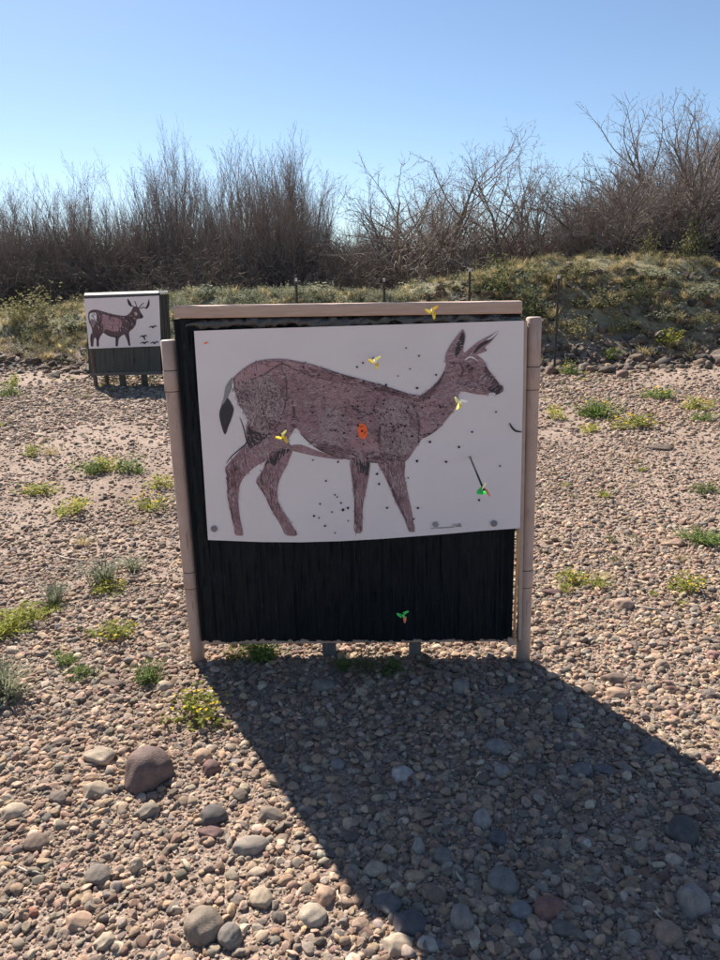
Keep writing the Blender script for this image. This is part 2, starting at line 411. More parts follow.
rand_stones(26, (560, 715, 590, 720), 'small pebble in the sunlit gravel right of the near target', 'pebbles in the sun right of the near target', False)
rand_stones(20, (4, 185, 600, 700), 'small pebble in the sunlit gravel left of the near target among the weeds', 'pebbles by the weeds at left', False)

M_STICK = simple('bleached_wood', (.34, .29, .23), (.46, .40, .33), 30, .85, .3)
for (u0, v0, u1, v1, r_, lb) in ((456, 880, 464, 893, .0042, 'pale thin stick lying in the shadow at the bottom'), (338, 898, 341, 912, .003, 'short pale twig in the sun beside the shadow edge'), (632, 610, 660, 616, .006, 'dry brown stick on the gravel right of the near target'), (20, 876, 44, 884, .003, 'thin dry twig on the gravel at lower left'), (60, 560, 84, 566, .006, 'dry stick on the open gravel left of the target')):
    a = hit_ground(u0, v0); b = hit_ground(u1, v1); c = (a + b) / 2; up_ = Vector((0, 0, r_ + .006)); k_ = (b - a).cross(Vector((0, 0, 1))) * .06
    mb = MB(); mb.tube([a - c, (a * .6 + b * .4) - c + k_, (a * .3 + b * .7) - c - k_ * .4, b - c], [r_ * .7, r_, r_ * .9, r_ * .5], 7)
    o = link('stick', mb.mesh('stick', [M_STICK], True)); o.location = Vector((c.x, c.y, G(c.x, c.y))) + up_; props(o, lb, 'stick')

# ------------------------------------------------------------------ near target
def pipe_mat():
    t = NT('tan_painted_pipe'); v = t.coord('Object'); n = t.noise(v, 5, 6, .7); n2 = t.noise(t.coord('Object', (1, 1, .12)), 70, 4, .7)
    col = t.ramp(n, [(.25, (.37, .265, .215)), (.5, (.46, .335, .28)), (.75, (.53, .40, .34))])
    sc = t.ramp(n2, [(.30, (.55, .5, .46)), (.42, (1, 1, 1))]); col = t.mix(1, col, sc, 'MULTIPLY')
    sx = t.new('ShaderNodeSeparateXYZ'); t.L(v, sx.inputs[0]); mr = t.new('ShaderNodeMapRange'); mr.inputs[1].default_value = .16; mr.inputs[2].default_value = .0; t.L(sx.outputs[2], mr.inputs[0])
    mm = t.new('ShaderNodeMath', operation='MULTIPLY'); t.L(mr.outputs[0], mm.inputs[0]); t.L(n, mm.inputs[1])
    col = t.mix(mm.outputs[0], col, (.22, .175, .14)); t.bump(n2, .25, .002); return t.base(col, .6, .35)
M_PIPE = pipe_mat()
M_BEAM = simple('tan_painted_wood', (.43, .31, .25), (.54, .40, .33), 9, .8, .5, .004, .2, (1, 8, 14))
M_SEAM = simple('pipe_seam', (.10, .07, .06), (.14, .10, .09), 10)
M_GREYWOOD = simple('weathered_post_wood', (.10, .095, .09), (.18, .165, .15), 14, .9, .5, .004, .2, (6, 6, 1))
M_STRAP = simple('orange_strap', (.62, .30, .12), (.72, .38, .17), 30)
def foam_mat(name, c1, c2, rough=.45, spec=.5):
    t = NT(name); v = t.coord('Object', (60, 60, 1.6)); n = t.noise(v, 1.5, 6, .7); v2 = t.coord('Object', (150, 150, 22)); n2 = t.noise(v2, 1, 5, .7)
    col = t.ramp(n, [(.35, c1), (.65, c1), (.8, c2)]); sp = t.ramp(n2, [(.61, (0, 0, 0)), (.74, (1, 1, 1))])
    col = t.mix(sp, col, c2); ad = t.new('ShaderNodeMath', operation='ADD'); t.L(n, ad.inputs[0]); t.L(n2, ad.inputs[1])
    t.bump(ad.outputs[0], .7, .006); return t.base(col, rough, spec)
M_FOAM = foam_mat('black_layered_foam', (.0055, .0095, .0135), (.045, .062, .072), .55, .2)  # second tone: pale foam speckles, brightened so glints are painted into the colour
M_FOAM_OLD = foam_mat('weathered_grey_foam', (.085, .09, .08), (.19, .19, .175), .8, .2)
def wrap_mat():
    t = NT('crumpled_black_plastic'); v = t.coord('Object'); n = t.noise(v, 45, 5, .6); t.bump(n, .9, .01)
    return t.base((.012, .016, .02), .14, .9)
M_WRAP = wrap_mat()
def paper_mat():
    t = NT('white_card'); v = t.coord('Object'); n = t.noise(v, 3, 4); n2 = t.noise(v, 60, 3)
    col = t.ramp(n, [(.3, (.72, .665, .665)), (.7, (.78, .73, .73))]); t.bump(n, .15, .01); return t.base(col, .6, .25)
M_PAPER = paper_mat(); M_PAPEREDGE = simple('card_edge', (.42, .33, .26), (.5, .4, .33), 20)
def deer_mat(name, dark, mid, light, s1=26, st=(1, 1, 1), hole=True):
    t = NT(name); v = t.coord('Object', st); n = t.noise(v, s1, 6, .75); n2 = t.noise(t.coord('Object'), 5, 3)
    w = t.new('ShaderNodeTexWave', wave_type='BANDS', bands_direction='DIAGONAL'); w.inputs['Scale'].default_value = 45; w.inputs['Distortion'].default_value = 9
    w.inputs['Detail'].default_value = 4; w.inputs['Detail Scale'].default_value = 2.5; t.L(v, w.inputs[0])
    col = t.ramp(n, [(.3, dark), (.5, mid), (.72, light)])
    c2 = t.ramp(w.outputs['Fac'], [(.0, (.62, .6, .6)), (.45, (1, 1, 1)), (1, (1.1, 1.06, 1.06))]); c3 = t.ramp(n2, [(.35, (.8, .78, .8)), (.65, (1.12, 1.1, 1.1))])
    return t.base(t.mix(1, t.mix(1, col, c2, 'MULTIPLY'), c3, 'MULTIPLY'), .6, .25)
M_D1 = deer_mat('printed_hide', (.24, .155, .165), (.355, .235, .25), (.45, .32, .33), 34, (1, 1, 1.6))
M_D2 = deer_mat('printed_grey_haunch', (.19, .14, .145), (.35, .27, .275), (.50, .42, .42), 80)
M_D3 = simple('printed_pink', (.36, .205, .225), (.42, .26, .28), 14, .6, 0)
M_D4 = simple('printed_dark', (.035, .035, .045), (.06, .055, .06), 60, .6, 0)
M_D5 = simple('printed_brown_line', (.095, .06, .065), (.14, .09, .095), 40, .6, 0)
M_D6 = simple('printed_white', (.74, .73, .73), (.8, .79, .79), 20, .6, 0)
M_D7 = simple('printed_light_hair', (.44, .35, .355), (.54, .45, .45), 40, .6, 0)
M_D8 = simple('printed_mid_hair', (.17, .105, .115), (.23, .145, .155), 40, .6, 0)
M_HOLE = simple('arrow_hole', (.03, .02, .025), (.06, .04, .045), 50, .9, 0)
M_OR = simple('orange_dot', (.95, .13, .035), (1, .2, .06), 90, .6, 0)
M_GREYPRINT = simple('grey_print', (.25, .24, .25), (.3, .29, .3), 60, .6, 0)
M_WASHER = simple('dull_washer', (.16, .16, .17), (.25, .25, .25), 200, .5, .2)

pL = hit_ground(200, 668); pR = hit_ground(522, 668)
yaw = math.atan2(pR.y - pL.y, pR.x - pL.x)
TN = Vector((math.sin(yaw), -math.cos(yaw), 0))      # faces the camera
TX = Vector((math.cos(yaw), math.sin(yaw), 0))
TB = (pL + pR) / 2; TB.z = 0
def T(u, v, off=0):
    d = ray(u, v); t = ((TB + TN * off) - CAM).dot(TN) / d.dot(TN); return CAM + d * t
print('target', TB, math.degrees(yaw), T(173, 310).z, T(523, 303).z, (T(523, 303) - T(173, 310)).length)
target = empty('archery_target', TB); props(target, 'near archery target, black foam block in a tan pipe frame, standing in the foreground gravel', 'archery target')
def tpart(name, mb, mats, smoothf=False, parent=None):
    o = link(name, mb.mesh(name, mats, smoothf, TB), parent or target); return o
def slab(mb, px, off_f, off_b, mi=0):   # px: bl, br, tr, tl photo corners of the front face
    f = [T(u, v, off_f) for u, v in px]; b = [p + TN * (off_b - off_f) for p in f]
    mb.hexa([f[0], f[1], b[1], b[0], f[3], f[2], b[2], b[3]], mi)
# black block, front face as a ridged grid
def foam_block(name, px, off_f, depth, mat, parent, org, TT, NN, amp=.0035, rag=.007, seed=3, nu=230, nv=120):
    r = np.random.default_rng(seed); f = [TT(u, v, off_f) for u, v in px]
    col = np.repeat(r.normal(0, 1, nu // 2 + 2), 2)[:nu + 1]; fine = r.normal(0, 1, nu + 1)
    rb = (np.repeat(r.uniform(-1, .6, nu // 3 + 2), 3)[:nu + 1] + np.interp(np.arange(nu + 1), np.arange(0, nu + 25, 23), r.uniform(-1.6, 1.2, len(np.arange(0, nu + 25, 23))))) * rag
    V = []; hgt = (f[3] - f[0]).length
    N3 = np.array(NN)
    A = [np.array(q) for q in f]
    U = np.linspace(0, 1, nu + 1); Wv = np.linspace(0, 1, nv + 1)
    nz = r.normal(0, 1, (nv // 6 + 2, nu + 1))
    grid = []
    for j, w in enumerate(Wv):
        b0 = A[0][None] * (1 - U[:, None]) + A[1][None] * U[:, None]; t0 = A[3][None] * (1 - U[:, None]) + A[2][None] * U[:, None]
        P = b0 * (1 - w) + t0 * w
        k = j / 6; k0 = int(k); fr = k - k0; nn = nz[k0] * (1 - fr) + nz[k0 + 1] * fr
        d = amp * (.55 * col + .25 * fine + .5 * nn); d -= amp * 1.2
        edge = np.minimum(np.minimum(U, 1 - U) * nu / 3, 1); d = d * edge - (1 - edge) * .004
        P = P + d[:, None] * N3; P[:, 2] += rb * max(0, 1 - w * 9)
        grid.append(P)
    back = [g - N3 * depth for g in grid]
    V = np.concatenate(grid + back); n = (nu + 1) * (nv + 1); i = np.arange(n).reshape(nv + 1, nu + 1); q = []
    q.append(np.stack([i[:-1, :-1], i[:-1, 1:], i[1:, 1:], i[1:, :-1]], -1).reshape(-1, 4))
    q.append(np.stack([i[:-1, :-1], i[1:, :-1], i[1:, 1:], i[:-1, 1:]], -1).reshape(-1, 4) + n)
    for e, fl in ((i[0], 0), (i[-1], 1), (i[:, 0], 1), (i[:, -1], 0)):
        a = np.stack([e[:-1], e[:-1] + n, e[1:] + n, e[1:]], -1); q.append(a if not fl else a[:, ::-1])
    me = np_mesh(name, V - np.array(org), np.concatenate(q), mat, False)
    return link(name, me, parent)
blk = foam_block('foam_block', [(201, 641), (512, 640), (521, 314), (173, 319)], .0, .13, M_FOAM, target, TB, T, TN)
# side posts with couplings
def post(u0, v0, u1, v1, rad, coups, off):
    mb = MB(); a = T(u0, v0, off); b = T(u1, v1, off); ax = (b - a); pts = [b - Vector((0, 0, .04)) * 1] + [b + (a - b) * k / 10 for k in range(1, 11)]
    rs = [rad * (1 + .02 * math.sin(k * 2.1)) for k in range(11)]
    pts2 = pts + [a + (a - b).normalized() * .004]; rs2 = rs + [rad * .8]
    mb.tube(pts2, rs2, 20); p = tpart('side_post', mb, [M_PIPE], True)
    for (c0, c1) in coups:
        t0 = (c0 - v0) / (v1 - v0); t1 = (c1 - v0) / (v1 - v0); q0 = a + ax * t0; q1 = a + ax * t1; dd = ax.normalized() * .0016
        cb = MB(); cb.tube([q0 + dd, q0 + dd * 2, q1 - dd * 2, q1 - dd], [rad * 1.05, rad * 1.07, rad * 1.07, rad * 1.05], 20)
        c = tpart('coupling', cb, [M_PIPE], True, p)
        sb = MB(); sb.tube([q0 - dd, q0 + dd], [rad * 1.035] * 2, 20); sb.tube([q1 - dd, q1 + dd], [rad * 1.035] * 2, 20); tpart('seam', sb, [M_SEAM], True, p)
post(168, 341, 199, 668, .0275, [(367, 386), (562, 579)], -.03)
post(534, 318, 522.5, 668, .0275, [(361, 382), (559, 577)], -.03)
# top beam with slightly rounded, uneven edges
def beam(name, px, off_f, depth, mat, n=24, amp=.0018, seed=2):
    r = random.Random(seed); mb = MB(); f = [T(u, v, off_f) for u, v in px]; rows = []
    for k in range(n + 1):
        t = k / n; lo = f[0].lerp(f[1], t); hi = f[3].lerp(f[2], t); c = r.uniform(-amp, amp); e = .005
        upv = (hi - lo).normalized(); B = -TN * depth
        rows.append([lo + upv * e + TN * c, lo - TN * e, lo - TN * (depth - e), lo + upv * e + B, hi - upv * e + B, hi - TN * (depth - e), hi - TN * e + upv * c, hi - upv * e + TN * c])
    vs = [p for q in rows for p in q]; fs = []
    for k in range(n):
        for j in range(8): fs.append((k * 8 + j, k * 8 + (j + 1) % 8, (k + 1) * 8 + (j + 1) % 8, (k + 1) * 8 + j))
    fs.append(tuple(range(8))[::-1]); fs.append(tuple(n * 8 + j for j in range(8)))
    mb.add(vs, fs); return tpart(name, mb, [mat])
beam('top_beam', [(174, 318.5), (522, 313.5), (522.5, 301), (173, 306)], .028, .085, M_BEAM)
beam('bottom_beam', [(200, 645), (514, 642), (514, 634), (200, 636)], -.02, .07, M_BEAM, 10, .001, 5)
# crumpled wrap between beam and block
def wrap():
    n = 110; m = 10; r = np.random.default_rng(5); vs = []; fs = []
    a = T(186, 324.6, -.004); b = T(521, 318.6, -.004)
    nz = r.normal(0, 1, (n + 1, m)); nz[1:-1] = (nz[:-2] + nz[1:-1] * 2 + nz[2:]) / 3.0; nz = (nz + np.roll(nz, 1, 1)) * .6
    lump = np.interp(np.arange(n + 1), np.arange(0, n + 8, 6), r.uniform(.75, 1.2, len(np.arange(0, n + 8, 6))))
    for i in range(n + 1):
        c = a.lerp(b, i / n)
        for k in range(m):
            th = 6.283 * k / m; rr = lump[i] * (1 + .55 * nz[i, k]) * min(1, .35 + min(i, n - i) * .12)
            vs.append(c + Vector((0, 0, 1)) * (.0235 * min(rr, 1.3) * math.sin(th)) + TN * (.014 * min(rr, 1.3) * math.cos(th)))
    for i in range(n):
        for k in range(m): fs.append((i * m + k, i * m + (k + 1) % m, (i + 1) * m + (k + 1) % m, (i + 1) * m + k))
    fs.append(tuple(range(m))[::-1]); fs.append(tuple(n * m + k for k in range(m)))
    mb = MB(); mb.add(vs, fs); tpart('plastic_wrap', mb, [M_WRAP], True)
wrap()
for (u0, u1) in ((322, 335), (409, 421)):
    mb = MB(); p0 = T(u0, 641, -.05); p1 = T(u1, 641, -.05); zt = p0.z
    a = [Vector((p0.x, p0.y, -.04)), Vector((p1.x, p1.y, -.04))]; B = -TN * .05
    mb.hexa([a[0], a[1], a[1] + B, a[0] + B, p0, p1, p1 + B, p0 + B]); tpart('leg', mb, [M_GREYWOOD])
mb = MB(); mb.tube([T(518, 528, .012), T(517.5, 560, .016), T(515.5, 600, .014), T(514, 639, .012)], [.0052] * 4, 8); tpart('strap', mb, [M_STRAP], True)
mb = MB(); slab(mb, [(518.5, 640), (521.5, 640), (527.3, 321), (520, 321.5)], .011, -.01); tpart('side_strip', mb, [M_PAPEREDGE])
mb = MB(); slab(mb, [(508, 645), (517, 645), (517, 638), (508, 638)], .004, -.03); tpart('corner_block', mb, [M_BEAM])

# ---- printed poster
def catmull(pts, n=5, closed=True):
    out = []; N = len(pts)
    rg = range(N) if closed else range(N - 1)
    for i in rg:
        g = (lambda k: pts[k % N]) if closed else (lambda k: pts[max(0, min(N - 1, k))])
        p0, p1, p2, p3 = g(i - 1), g(i), g(i + 1), g(i + 2)
        for s in range(n):
            t = s / n; q = []
            for c in (0, 1):
                q.append(.5 * ((2 * p1[c]) + (-p0[c] + p2[c]) * t + (2 * p0[c] - 5 * p1[c] + 4 * p2[c] - p3[c]) * t * t + (-p0[c] + 3 * p1[c] - 3 * p2[c] + p3[c]) * t ** 3))
            out.append(tuple(q))
    if not closed: out.append(tuple(pts[-1]))
    return out
class Print:
    def __init__(s, TT, org, off): s.mb = MB(); s.T = TT; s.org = org; s.off = off
    def poly(s, pts, mi, layer, sm=4):
        q = catmull(pts, sm) if sm else pts
        P = [s.T(u, v, s.off + layer * .0005) for u, v in q]
        L2 = [Vector((u, v, 0)) for u, v in q]
        s.mb.add(P, [tuple(t) for t in tessellate_polygon([L2])], mi)
    def stroke(s, pts, w, mi, layer, sm=5):
        q = catmull(pts, sm, False) if sm else pts; n = len(q); Lf = []; Rt = []
        for i, (x, y) in enumerate(q):
            a = q[max(i - 1, 0)]; b = q[min(i + 1, n - 1)]; dx = b[0] - a[0]; dy = b[1] - a[1]; L = math.hypot(dx, dy) + 1e-6
            ww = w / 2 * (math.sin(math.pi * (i + .6) / (n + .2)) ** .5); nx, ny = -dy / L * ww, dx / L * ww
            Lf.append((x + nx, y + ny)); Rt.append((x - nx, y - ny))
        P = [s.T(u, v, s.off + layer * .0005) for u, v in Lf + Rt]
        s.mb.add(P, [(i, i + 1, n + i + 1, n + i) for i in range(n - 1)], mi)
    def dot(s, u, v, r, mi, layer, k=7):
        ph = rnd.uniform(0, 6)
        s.poly([(u + r * rnd.uniform(.75, 1.2) * math.cos(ph + 6.283 * i / k), v + r * rnd.uniform(.75, 1.2) * math.sin(ph + 6.283 * i / k)) for i in range(k)], mi, layer, 0)
MATS = [M_PAPER, M_D1, M_D2, M_D3, M_D4, M_D5, M_D6, M_HOLE, M_OR, M_GREYPRINT, M_PAPEREDGE, M_D7, M_D8]
POFF = .016
pr = Print(T, TB, POFF)
# the card: front, back and edge
outl = [(194, 331), (260, 328.6), (360, 325.6), (440, 323.2), (524, 320.6), (523, 390), (521.5, 460), (520, 528.2), (480, 531), (440, 534.5), (380, 539), (340, 541.2), (300, 542.3), (260, 542), (208, 540), (203.5, 470), (198.5, 400)]
pr.poly(outl, 0, 0, 0)
N0 = len(outl)
ff = [T(u, v, POFF) for u, v in outl]; bb = [p - TN * .006 for p in ff]
pr.mb.add(ff + bb, [(i, (i + 1) % N0, N0 + (i + 1) % N0, N0 + i) for i in range(N0)], 10)
pr.mb.add(bb, [tuple(t)[::-1] for t in tessellate_polygon([[Vector((u, v, 0)) for u, v in outl]])], 10)
body = [(233, 379), (238, 373), (245, 367.5), (253, 362.5), (263, 359.8), (274, 358.8), (286, 359.2), (297, 361), (313, 364.5), (325, 369), (340, 373.5), (352, 377), (365, 380.5), (380, 384), (392, 388.5), (402, 392.3), (413, 394.8), (421, 395), (427, 391.5), (433, 386), (439, 380), (444, 371), (446, 364), (445, 358), (447, 351), (451, 345), (458, 340), (463, 343), (463.5, 352), (468, 352), (474, 354), (480, 357), (484, 361), (487, 368), (493, 375.5), (499, 383), (503.2, 387.5), (502.8, 391.5), (498, 394), (494, 396.5), (490, 396), (487, 394.8), (480, 394.6), (470, 393), (462, 391.5), (458.5, 395), (458, 402), (453.5, 411), (447, 419), (441, 426), (432, 432.5), (423, 438), (418.5, 444), (413, 452), (406, 461), (396, 464), (385, 463.5), (376, 462), (361, 460), (345, 457.5), (330, 453.5), (318, 448), (308, 440.5), (301, 433), (296, 428), (292, 433), (288, 440), (290, 447), (280, 453), (270, 456), (257, 458), (248, 452), (247, 440), (246, 430), (247, 421), (241, 411), (236, 401), (233, 391)]
legHL = [(247, 445), (236, 455), (228.5, 463.5), (225, 469.5), (227, 477), (227.3, 486), (227.5, 496), (229.5, 507), (231.5, 518), (234, 528), (235.3, 534.5), (243, 535), (241.3, 525), (239.2, 512), (238.2, 498), (239.3, 487), (243.5, 478), (250, 471), (258, 465), (268, 459), (275, 450), (268, 440)]
legHR = [(280, 447), (268, 458), (264.5, 466), (261, 473), (256.2, 480.5), (259.5, 488), (265, 496), (270, 507), (276.5, 518), (282, 528), (286, 535), (297, 535.3), (293, 527), (286.5, 516), (279.6, 505), (277.2, 494), (279.2, 481), (285, 469), (290, 458), (292.5, 449), (288, 443)]
legFL = [(351, 458), (352, 480), (354, 500), (354.3, 518), (354.6, 531.5), (362, 532), (362.4, 518), (363.6, 502), (367.5, 484), (369, 461)]
legFR = [(378, 462), (384.5, 476), (391, 490.5), (397, 505), (403.5, 517), (407.5, 528.5), (410, 532), (414.5, 530.5), (413, 519), (411, 507), (407.5, 491), (404.5, 476), (404.5, 460), (392, 458)]
strip = [(290, 446), (300, 444.5), (313, 449), (327, 454), (344, 459.2), (330, 458.5), (312, 455.5), (297, 452), (290, 450)]
pr.poly([(292, 434), (301, 434), (311, 443), (322, 449.5), (334, 455), (318, 452), (302, 446), (290, 446)], 6, 1)
pr.poly(strip, 1, 2)
for lg in (legFL, legHR, legHL, legFR): pr.poly(lg, 1, 3)
pr.poly(body, 1, 4)
ear2 = [(466, 353), (471, 347.5), (478, 342), (486, 337.5), (493, 334), (498.5, 331), (495, 337), (490, 343), (485, 347.5), (487, 350.5), (480, 353.5), (474, 355)]
pr.poly(ear2, 1, 5)
ear1 = [(446, 362), (446.5, 353), (450, 345.5), (455, 338.5), (460, 332), (463, 329.5), (465.3, 334), (465, 341), (462.5, 350), (459, 358)]
pr.poly(ear1, 1, 5)
pr.poly([(455, 356), (456, 347), (459, 339), (462.5, 332), (464.3, 336), (463.5, 344), (460, 352), (457, 357)], 4, 6)
pr.stroke([(474, 353), (480, 346), (488, 341), (494, 335)], 3.4, 4, 6)
pr.stroke([(487, 340), (492, 337), (498, 331.5)], 1.6, 6, 7)
# tail
pr.poly([(233, 377.5), (229, 381), (225.3, 388), (223.8, 397), (221, 407), (225, 405), (228, 397), (231, 390), (233.5, 384)], 9, 5)
pr.poly([(227.3, 398), (231, 403), (233.6, 409), (232, 417), (228.5, 426), (225, 434.5), (221.5, 426), (219.3, 415), (221, 407), (225, 402)], 4, 6)
pr.stroke([(233, 381), (233.3, 391), (237, 402), (243, 413), (248, 421)], 2.2, 6, 7)
pr.stroke([(239.5, 417), (243, 426), (245.5, 436), (246.5, 443), (240, 449), (231, 457), (226, 464)], 1.3, 4, 7)
# rump and haunch
pr.poly([(236, 384), (243, 383), (250, 379), (258, 376), (268, 377), (276, 381), (283, 390), (285, 400), (284, 411), (279, 421), (273, 431), (266, 434.5), (258, 431), (250, 424), (243, 413), (237, 401), (234.5, 391)], 2, 5)
pr.poly([(235, 379.5), (241, 373), (250, 367), (262, 362.5), (273, 361.5), (280, 363.5), (270, 369), (262, 374), (250, 379), (243, 382), (236, 383)], 3, 6)
pr.poly([(284, 363), (300, 364), (316, 368), (332, 374), (347, 379), (361, 383), (345, 382), (326, 379), (309, 374), (296, 368)], 3, 6)
pr.stroke([(235, 384), (250, 380), (265, 374), (281, 364), (294, 369), (308, 375), (325, 379), (345, 385)], 1.3, 5, 7)
pr.stroke([(281, 366), (286, 380), (286, 400), (281, 418), (273, 431), (268, 440)], 1.3, 5, 7)
pr.stroke([(262, 408), (266, 420), (272, 431)], 1.1, 5, 7)
pr.stroke([(292, 400), (294, 412), (293, 424), (296, 428)], 3, 5, 7)
pr.poly([(247.5, 422), (251, 429), (257, 432), (264, 434), (271, 433.5), (266, 438), (260, 443), (254, 446), (249, 449.5), (247, 444), (248, 434)], 4, 7)
pr.poly([(287.5, 447.5), (289, 451), (283, 456.5), (278, 462), (274, 466), (271.5, 463.5), (267, 463.5), (266, 466), (264.8, 464), (270, 457.5), (278, 451)], 4, 7)
pr.stroke([(262, 472), (261, 480), (263, 485), (267, 483), (268, 476)], 1.4, 4, 7)
pr.stroke([(226, 470), (228, 480), (228, 497), (231, 510), (233, 522)], 1.3, 5, 7)
pr.stroke([(257, 482), (265, 495), (271, 508), (278, 520)], 1.1, 5, 7)
pr.poly([(354.5, 461), (369, 462), (368.5, 470), (367.5, 476), (364, 474), (359, 472), (357, 466)], 4, 7)
pr.stroke([(353, 470), (355, 495), (355, 525)], 1.2, 5, 7)
pr.stroke([(383, 468), (391, 486), (399, 505), (407, 522)], 1.8, 5, 7)
pr.stroke([(388, 466), (393, 474), (395, 480)], 2.4, 5, 7)
# belly and chest contours
pr.stroke([(300, 433), (308, 441), (318, 448.5), (330, 454), (345, 458), (361, 460.5), (376, 462.5), (390, 464)], 1.8, 5, 8)
pr.poly([(384, 400), (394, 399), (405, 401), (412, 407), (417, 420), (417.5, 433), (413, 446), (405, 456), (392, 458), (384, 450), (381, 430), (381, 412)], 2, 5)
pr.poly([(326, 408), (338, 410), (346, 420), (346, 436), (338, 446), (328, 442), (320, 430), (319, 416)], 2, 5)
pr.poly([(352, 438), (366, 436), (378, 442), (379, 455), (366, 458), (352, 452)], 3, 6)
pr.stroke([(411, 403), (417, 413), (419, 426), (418.5, 440)], 2.0, 5, 8)
pr.stroke([(380, 425), (379, 438), (380, 452)], 2.4, 5, 8)
pr.stroke([(364, 393), (376, 390), (390, 391)], 2, 5, 7)
pr.stroke([(352, 408), (364, 414), (378, 412)], 3, 5, 7)
pr.stroke([(422, 396), (432, 389), (440, 380), (445, 371)], 2.2, 5, 7)
pr.stroke([(423, 438), (433, 432), (443, 424)], 1.6, 5, 7)
pr.stroke([(313, 365), (340, 374), (365, 381), (392, 389), (413, 395.5)], 1.3, 5, 7)
# head
pr.poly([(466, 366), (469, 364.5), (474, 366.5), (473, 370), (469, 370.5)], 4, 8)
pr.stroke([(465, 360), (471, 357), (478, 361)], 1.6, 6, 6)
pr.stroke([(477, 366), (482, 374), (485, 382)], 4.5, 2, 6)
pr.poly([(484, 362), (488, 369), (494, 377), (499, 384), (494, 386), (489, 381), (485, 373)], 5, 7)
pr.poly([(488.5, 388), (494, 385.5), (500, 385.5), (503, 388.5), (502, 392), (497, 394.5), (491, 393)], 4, 8)
pr.poly([(489.5, 393), (494, 392.8), (495.5, 395), (492, 397.2), (489, 396)], 6, 9)
pr.stroke([(468, 389), (478, 385), (486, 386), (489, 389)], 1.4, 5, 8)
pr.stroke([(457, 382), (462, 384), (470, 382), (474, 376)], 3.5, 5, 6)
pr.stroke([(459, 362), (463, 370), (460, 378)], 2, 5, 6)
# fur: fine printed strokes
def inside(u, v, poly):
    c = False; j = len(poly) - 1
    for i in range(len(poly)):
        if (poly[i][1] > v) != (poly[j][1] > v) and u < (poly[j][0] - poly[i][0]) * (v - poly[i][1]) / (poly[j][1] - poly[i][1]) + poly[i][0]: c = not c
        j = i
    return c
haunch = [(236, 384), (250, 379), (268, 377), (283, 390), (285, 400), (279, 421), (266, 434.5), (250, 424), (237, 401)]
def fur(poly, n, ang, wts, L=(2.2, 5), w=(.35, .8), lay=9):
    us = [p[0] for p in poly]; vs = [p[1] for p in poly]; k = 0
    while k < n:
        u = rnd.uniform(min(us), max(us)); v = rnd.uniform(min(vs), max(vs))
        if not inside(u, v, poly): continue
        k += 1; a = ang(u, v) + rnd.gauss(0, .3); l = rnd.uniform(*L) / 2; dx, dy = math.cos(a) * l, math.sin(a) * l; b = rnd.gauss(0, .5)
        wts = (wts[0], wts[1] * .35, *wts[2:]); cl = math.sin(u * .13 + 2 * math.sin(v * .11)) + math.sin(v * .17 + u * .05)
        ws = list(wts); ws[0] *= max(.1, 1 - cl * .5); ws[2] *= max(.1, 1 + cl * .5)
        pr.stroke([(u - dx, v - dy), (u - dy * b * .3, v + dx * b * .3), (u + dx, v + dy)], rnd.uniform(*w), rnd.choices([12 if rnd.random() < .55 else 5, 4, 11, 3], ws)[0], lay + rnd.choice((0, 0, .5)), 0)
fur(body, 2100, lambda u, v: .12 + .5 * math.sin(u * .03 + v * .02) + (-.75 if u > 420 else 0) + (1.0 if u < 262 else 0), (2.6, .4, 4, 3))
fur(haunch, 420, lambda u, v: 1.2 + math.sin(u * .2), (5, 2.5, 7, 0), (2, 4.5))
fur([(384, 400), (405, 401), (417, 420), (417, 433), (405, 456), (384, 450)], 220, lambda u, v: 1.3 + math.sin(v * .1), (5, 2, 6, 1), (2, 4))
for lg, nn in ((legHL, 200), (legHR, 190), (legFL, 120), (legFR, 150)): fur(lg, nn, lambda u, v: 1.5, (4, 1, 3, 4), (3, 8), (.35, .8))
fur([(263.5, 403), (280, 390), (283, 402), (270, 428)], 60, lambda u, v: 1.9, (1, 1, 4, 0), (4, 8))
fur([(225, 470), (231, 462), (238, 466), (236, 480), (236, 500), (230, 500), (227, 485)], 40, lambda u, v: 1.5, (6, 2, 0, 0), (4, 9))
fur([(300, 365), (420, 396), (440, 380), (440, 386), (424, 402), (300, 372)], 260, lambda u, v: .3 if u < 420 else -.8, (8, 2, 0, 1), (3, 7))
fur([(310, 438), (345, 450), (405, 455), (400, 463), (345, 458), (312, 446)], 220, lambda u, v: .25, (8, 2, 1, 0), (3, 7))
fur([(448, 360), (460, 360), (480, 361), (488, 380), (486, 392), (462, 390), (450, 384)], 230, lambda u, v: .5, (5, 2, 5, 2), (1.5, 3.5), (.3, .65))
# arrow holes
holes = [(406, 348), (419, 356), (410, 369), (436, 375), (398, 376), (417, 388), (386, 385), (363, 363), (357, 367), (496, 412), (472, 432), (430, 442), (459, 447), (446, 462), (500, 466), (408, 478), (313, 460), (326, 481), (335, 495), (337, 497), (348, 508), (343, 510), (332, 512), (319, 518), (325, 526), (335, 533), (348, 521), (377, 474), (379, 484), (417, 461), (387, 508), (418, 508), (314, 516), (479, 500), (320, 504), (341, 503), (338, 462), (414, 519)]
for (u, v) in holes: pr.dot(u, v, rnd.uniform(.8, 1.45), 7, 11)
cnt = 0
while cnt < 120:
    u = rnd.gauss(385, 35); v = rnd.gauss(420, 24)
    if inside(u, v, body): pr.dot(u, v, rnd.uniform(.5, 1.25), 7, 11); cnt += 1
while cnt < 150:
    u = rnd.uniform(240, 460); v = rnd.uniform(360, 460)
    if inside(u, v, body): pr.dot(u, v, rnd.uniform(.5, 1.0), 7, 11); cnt += 1
pr.poly([(358.5, 425), (362, 423.5), (366, 426), (367.5, 431), (366, 437.5), (361, 438.5), (357.8, 433)], 8, 11)
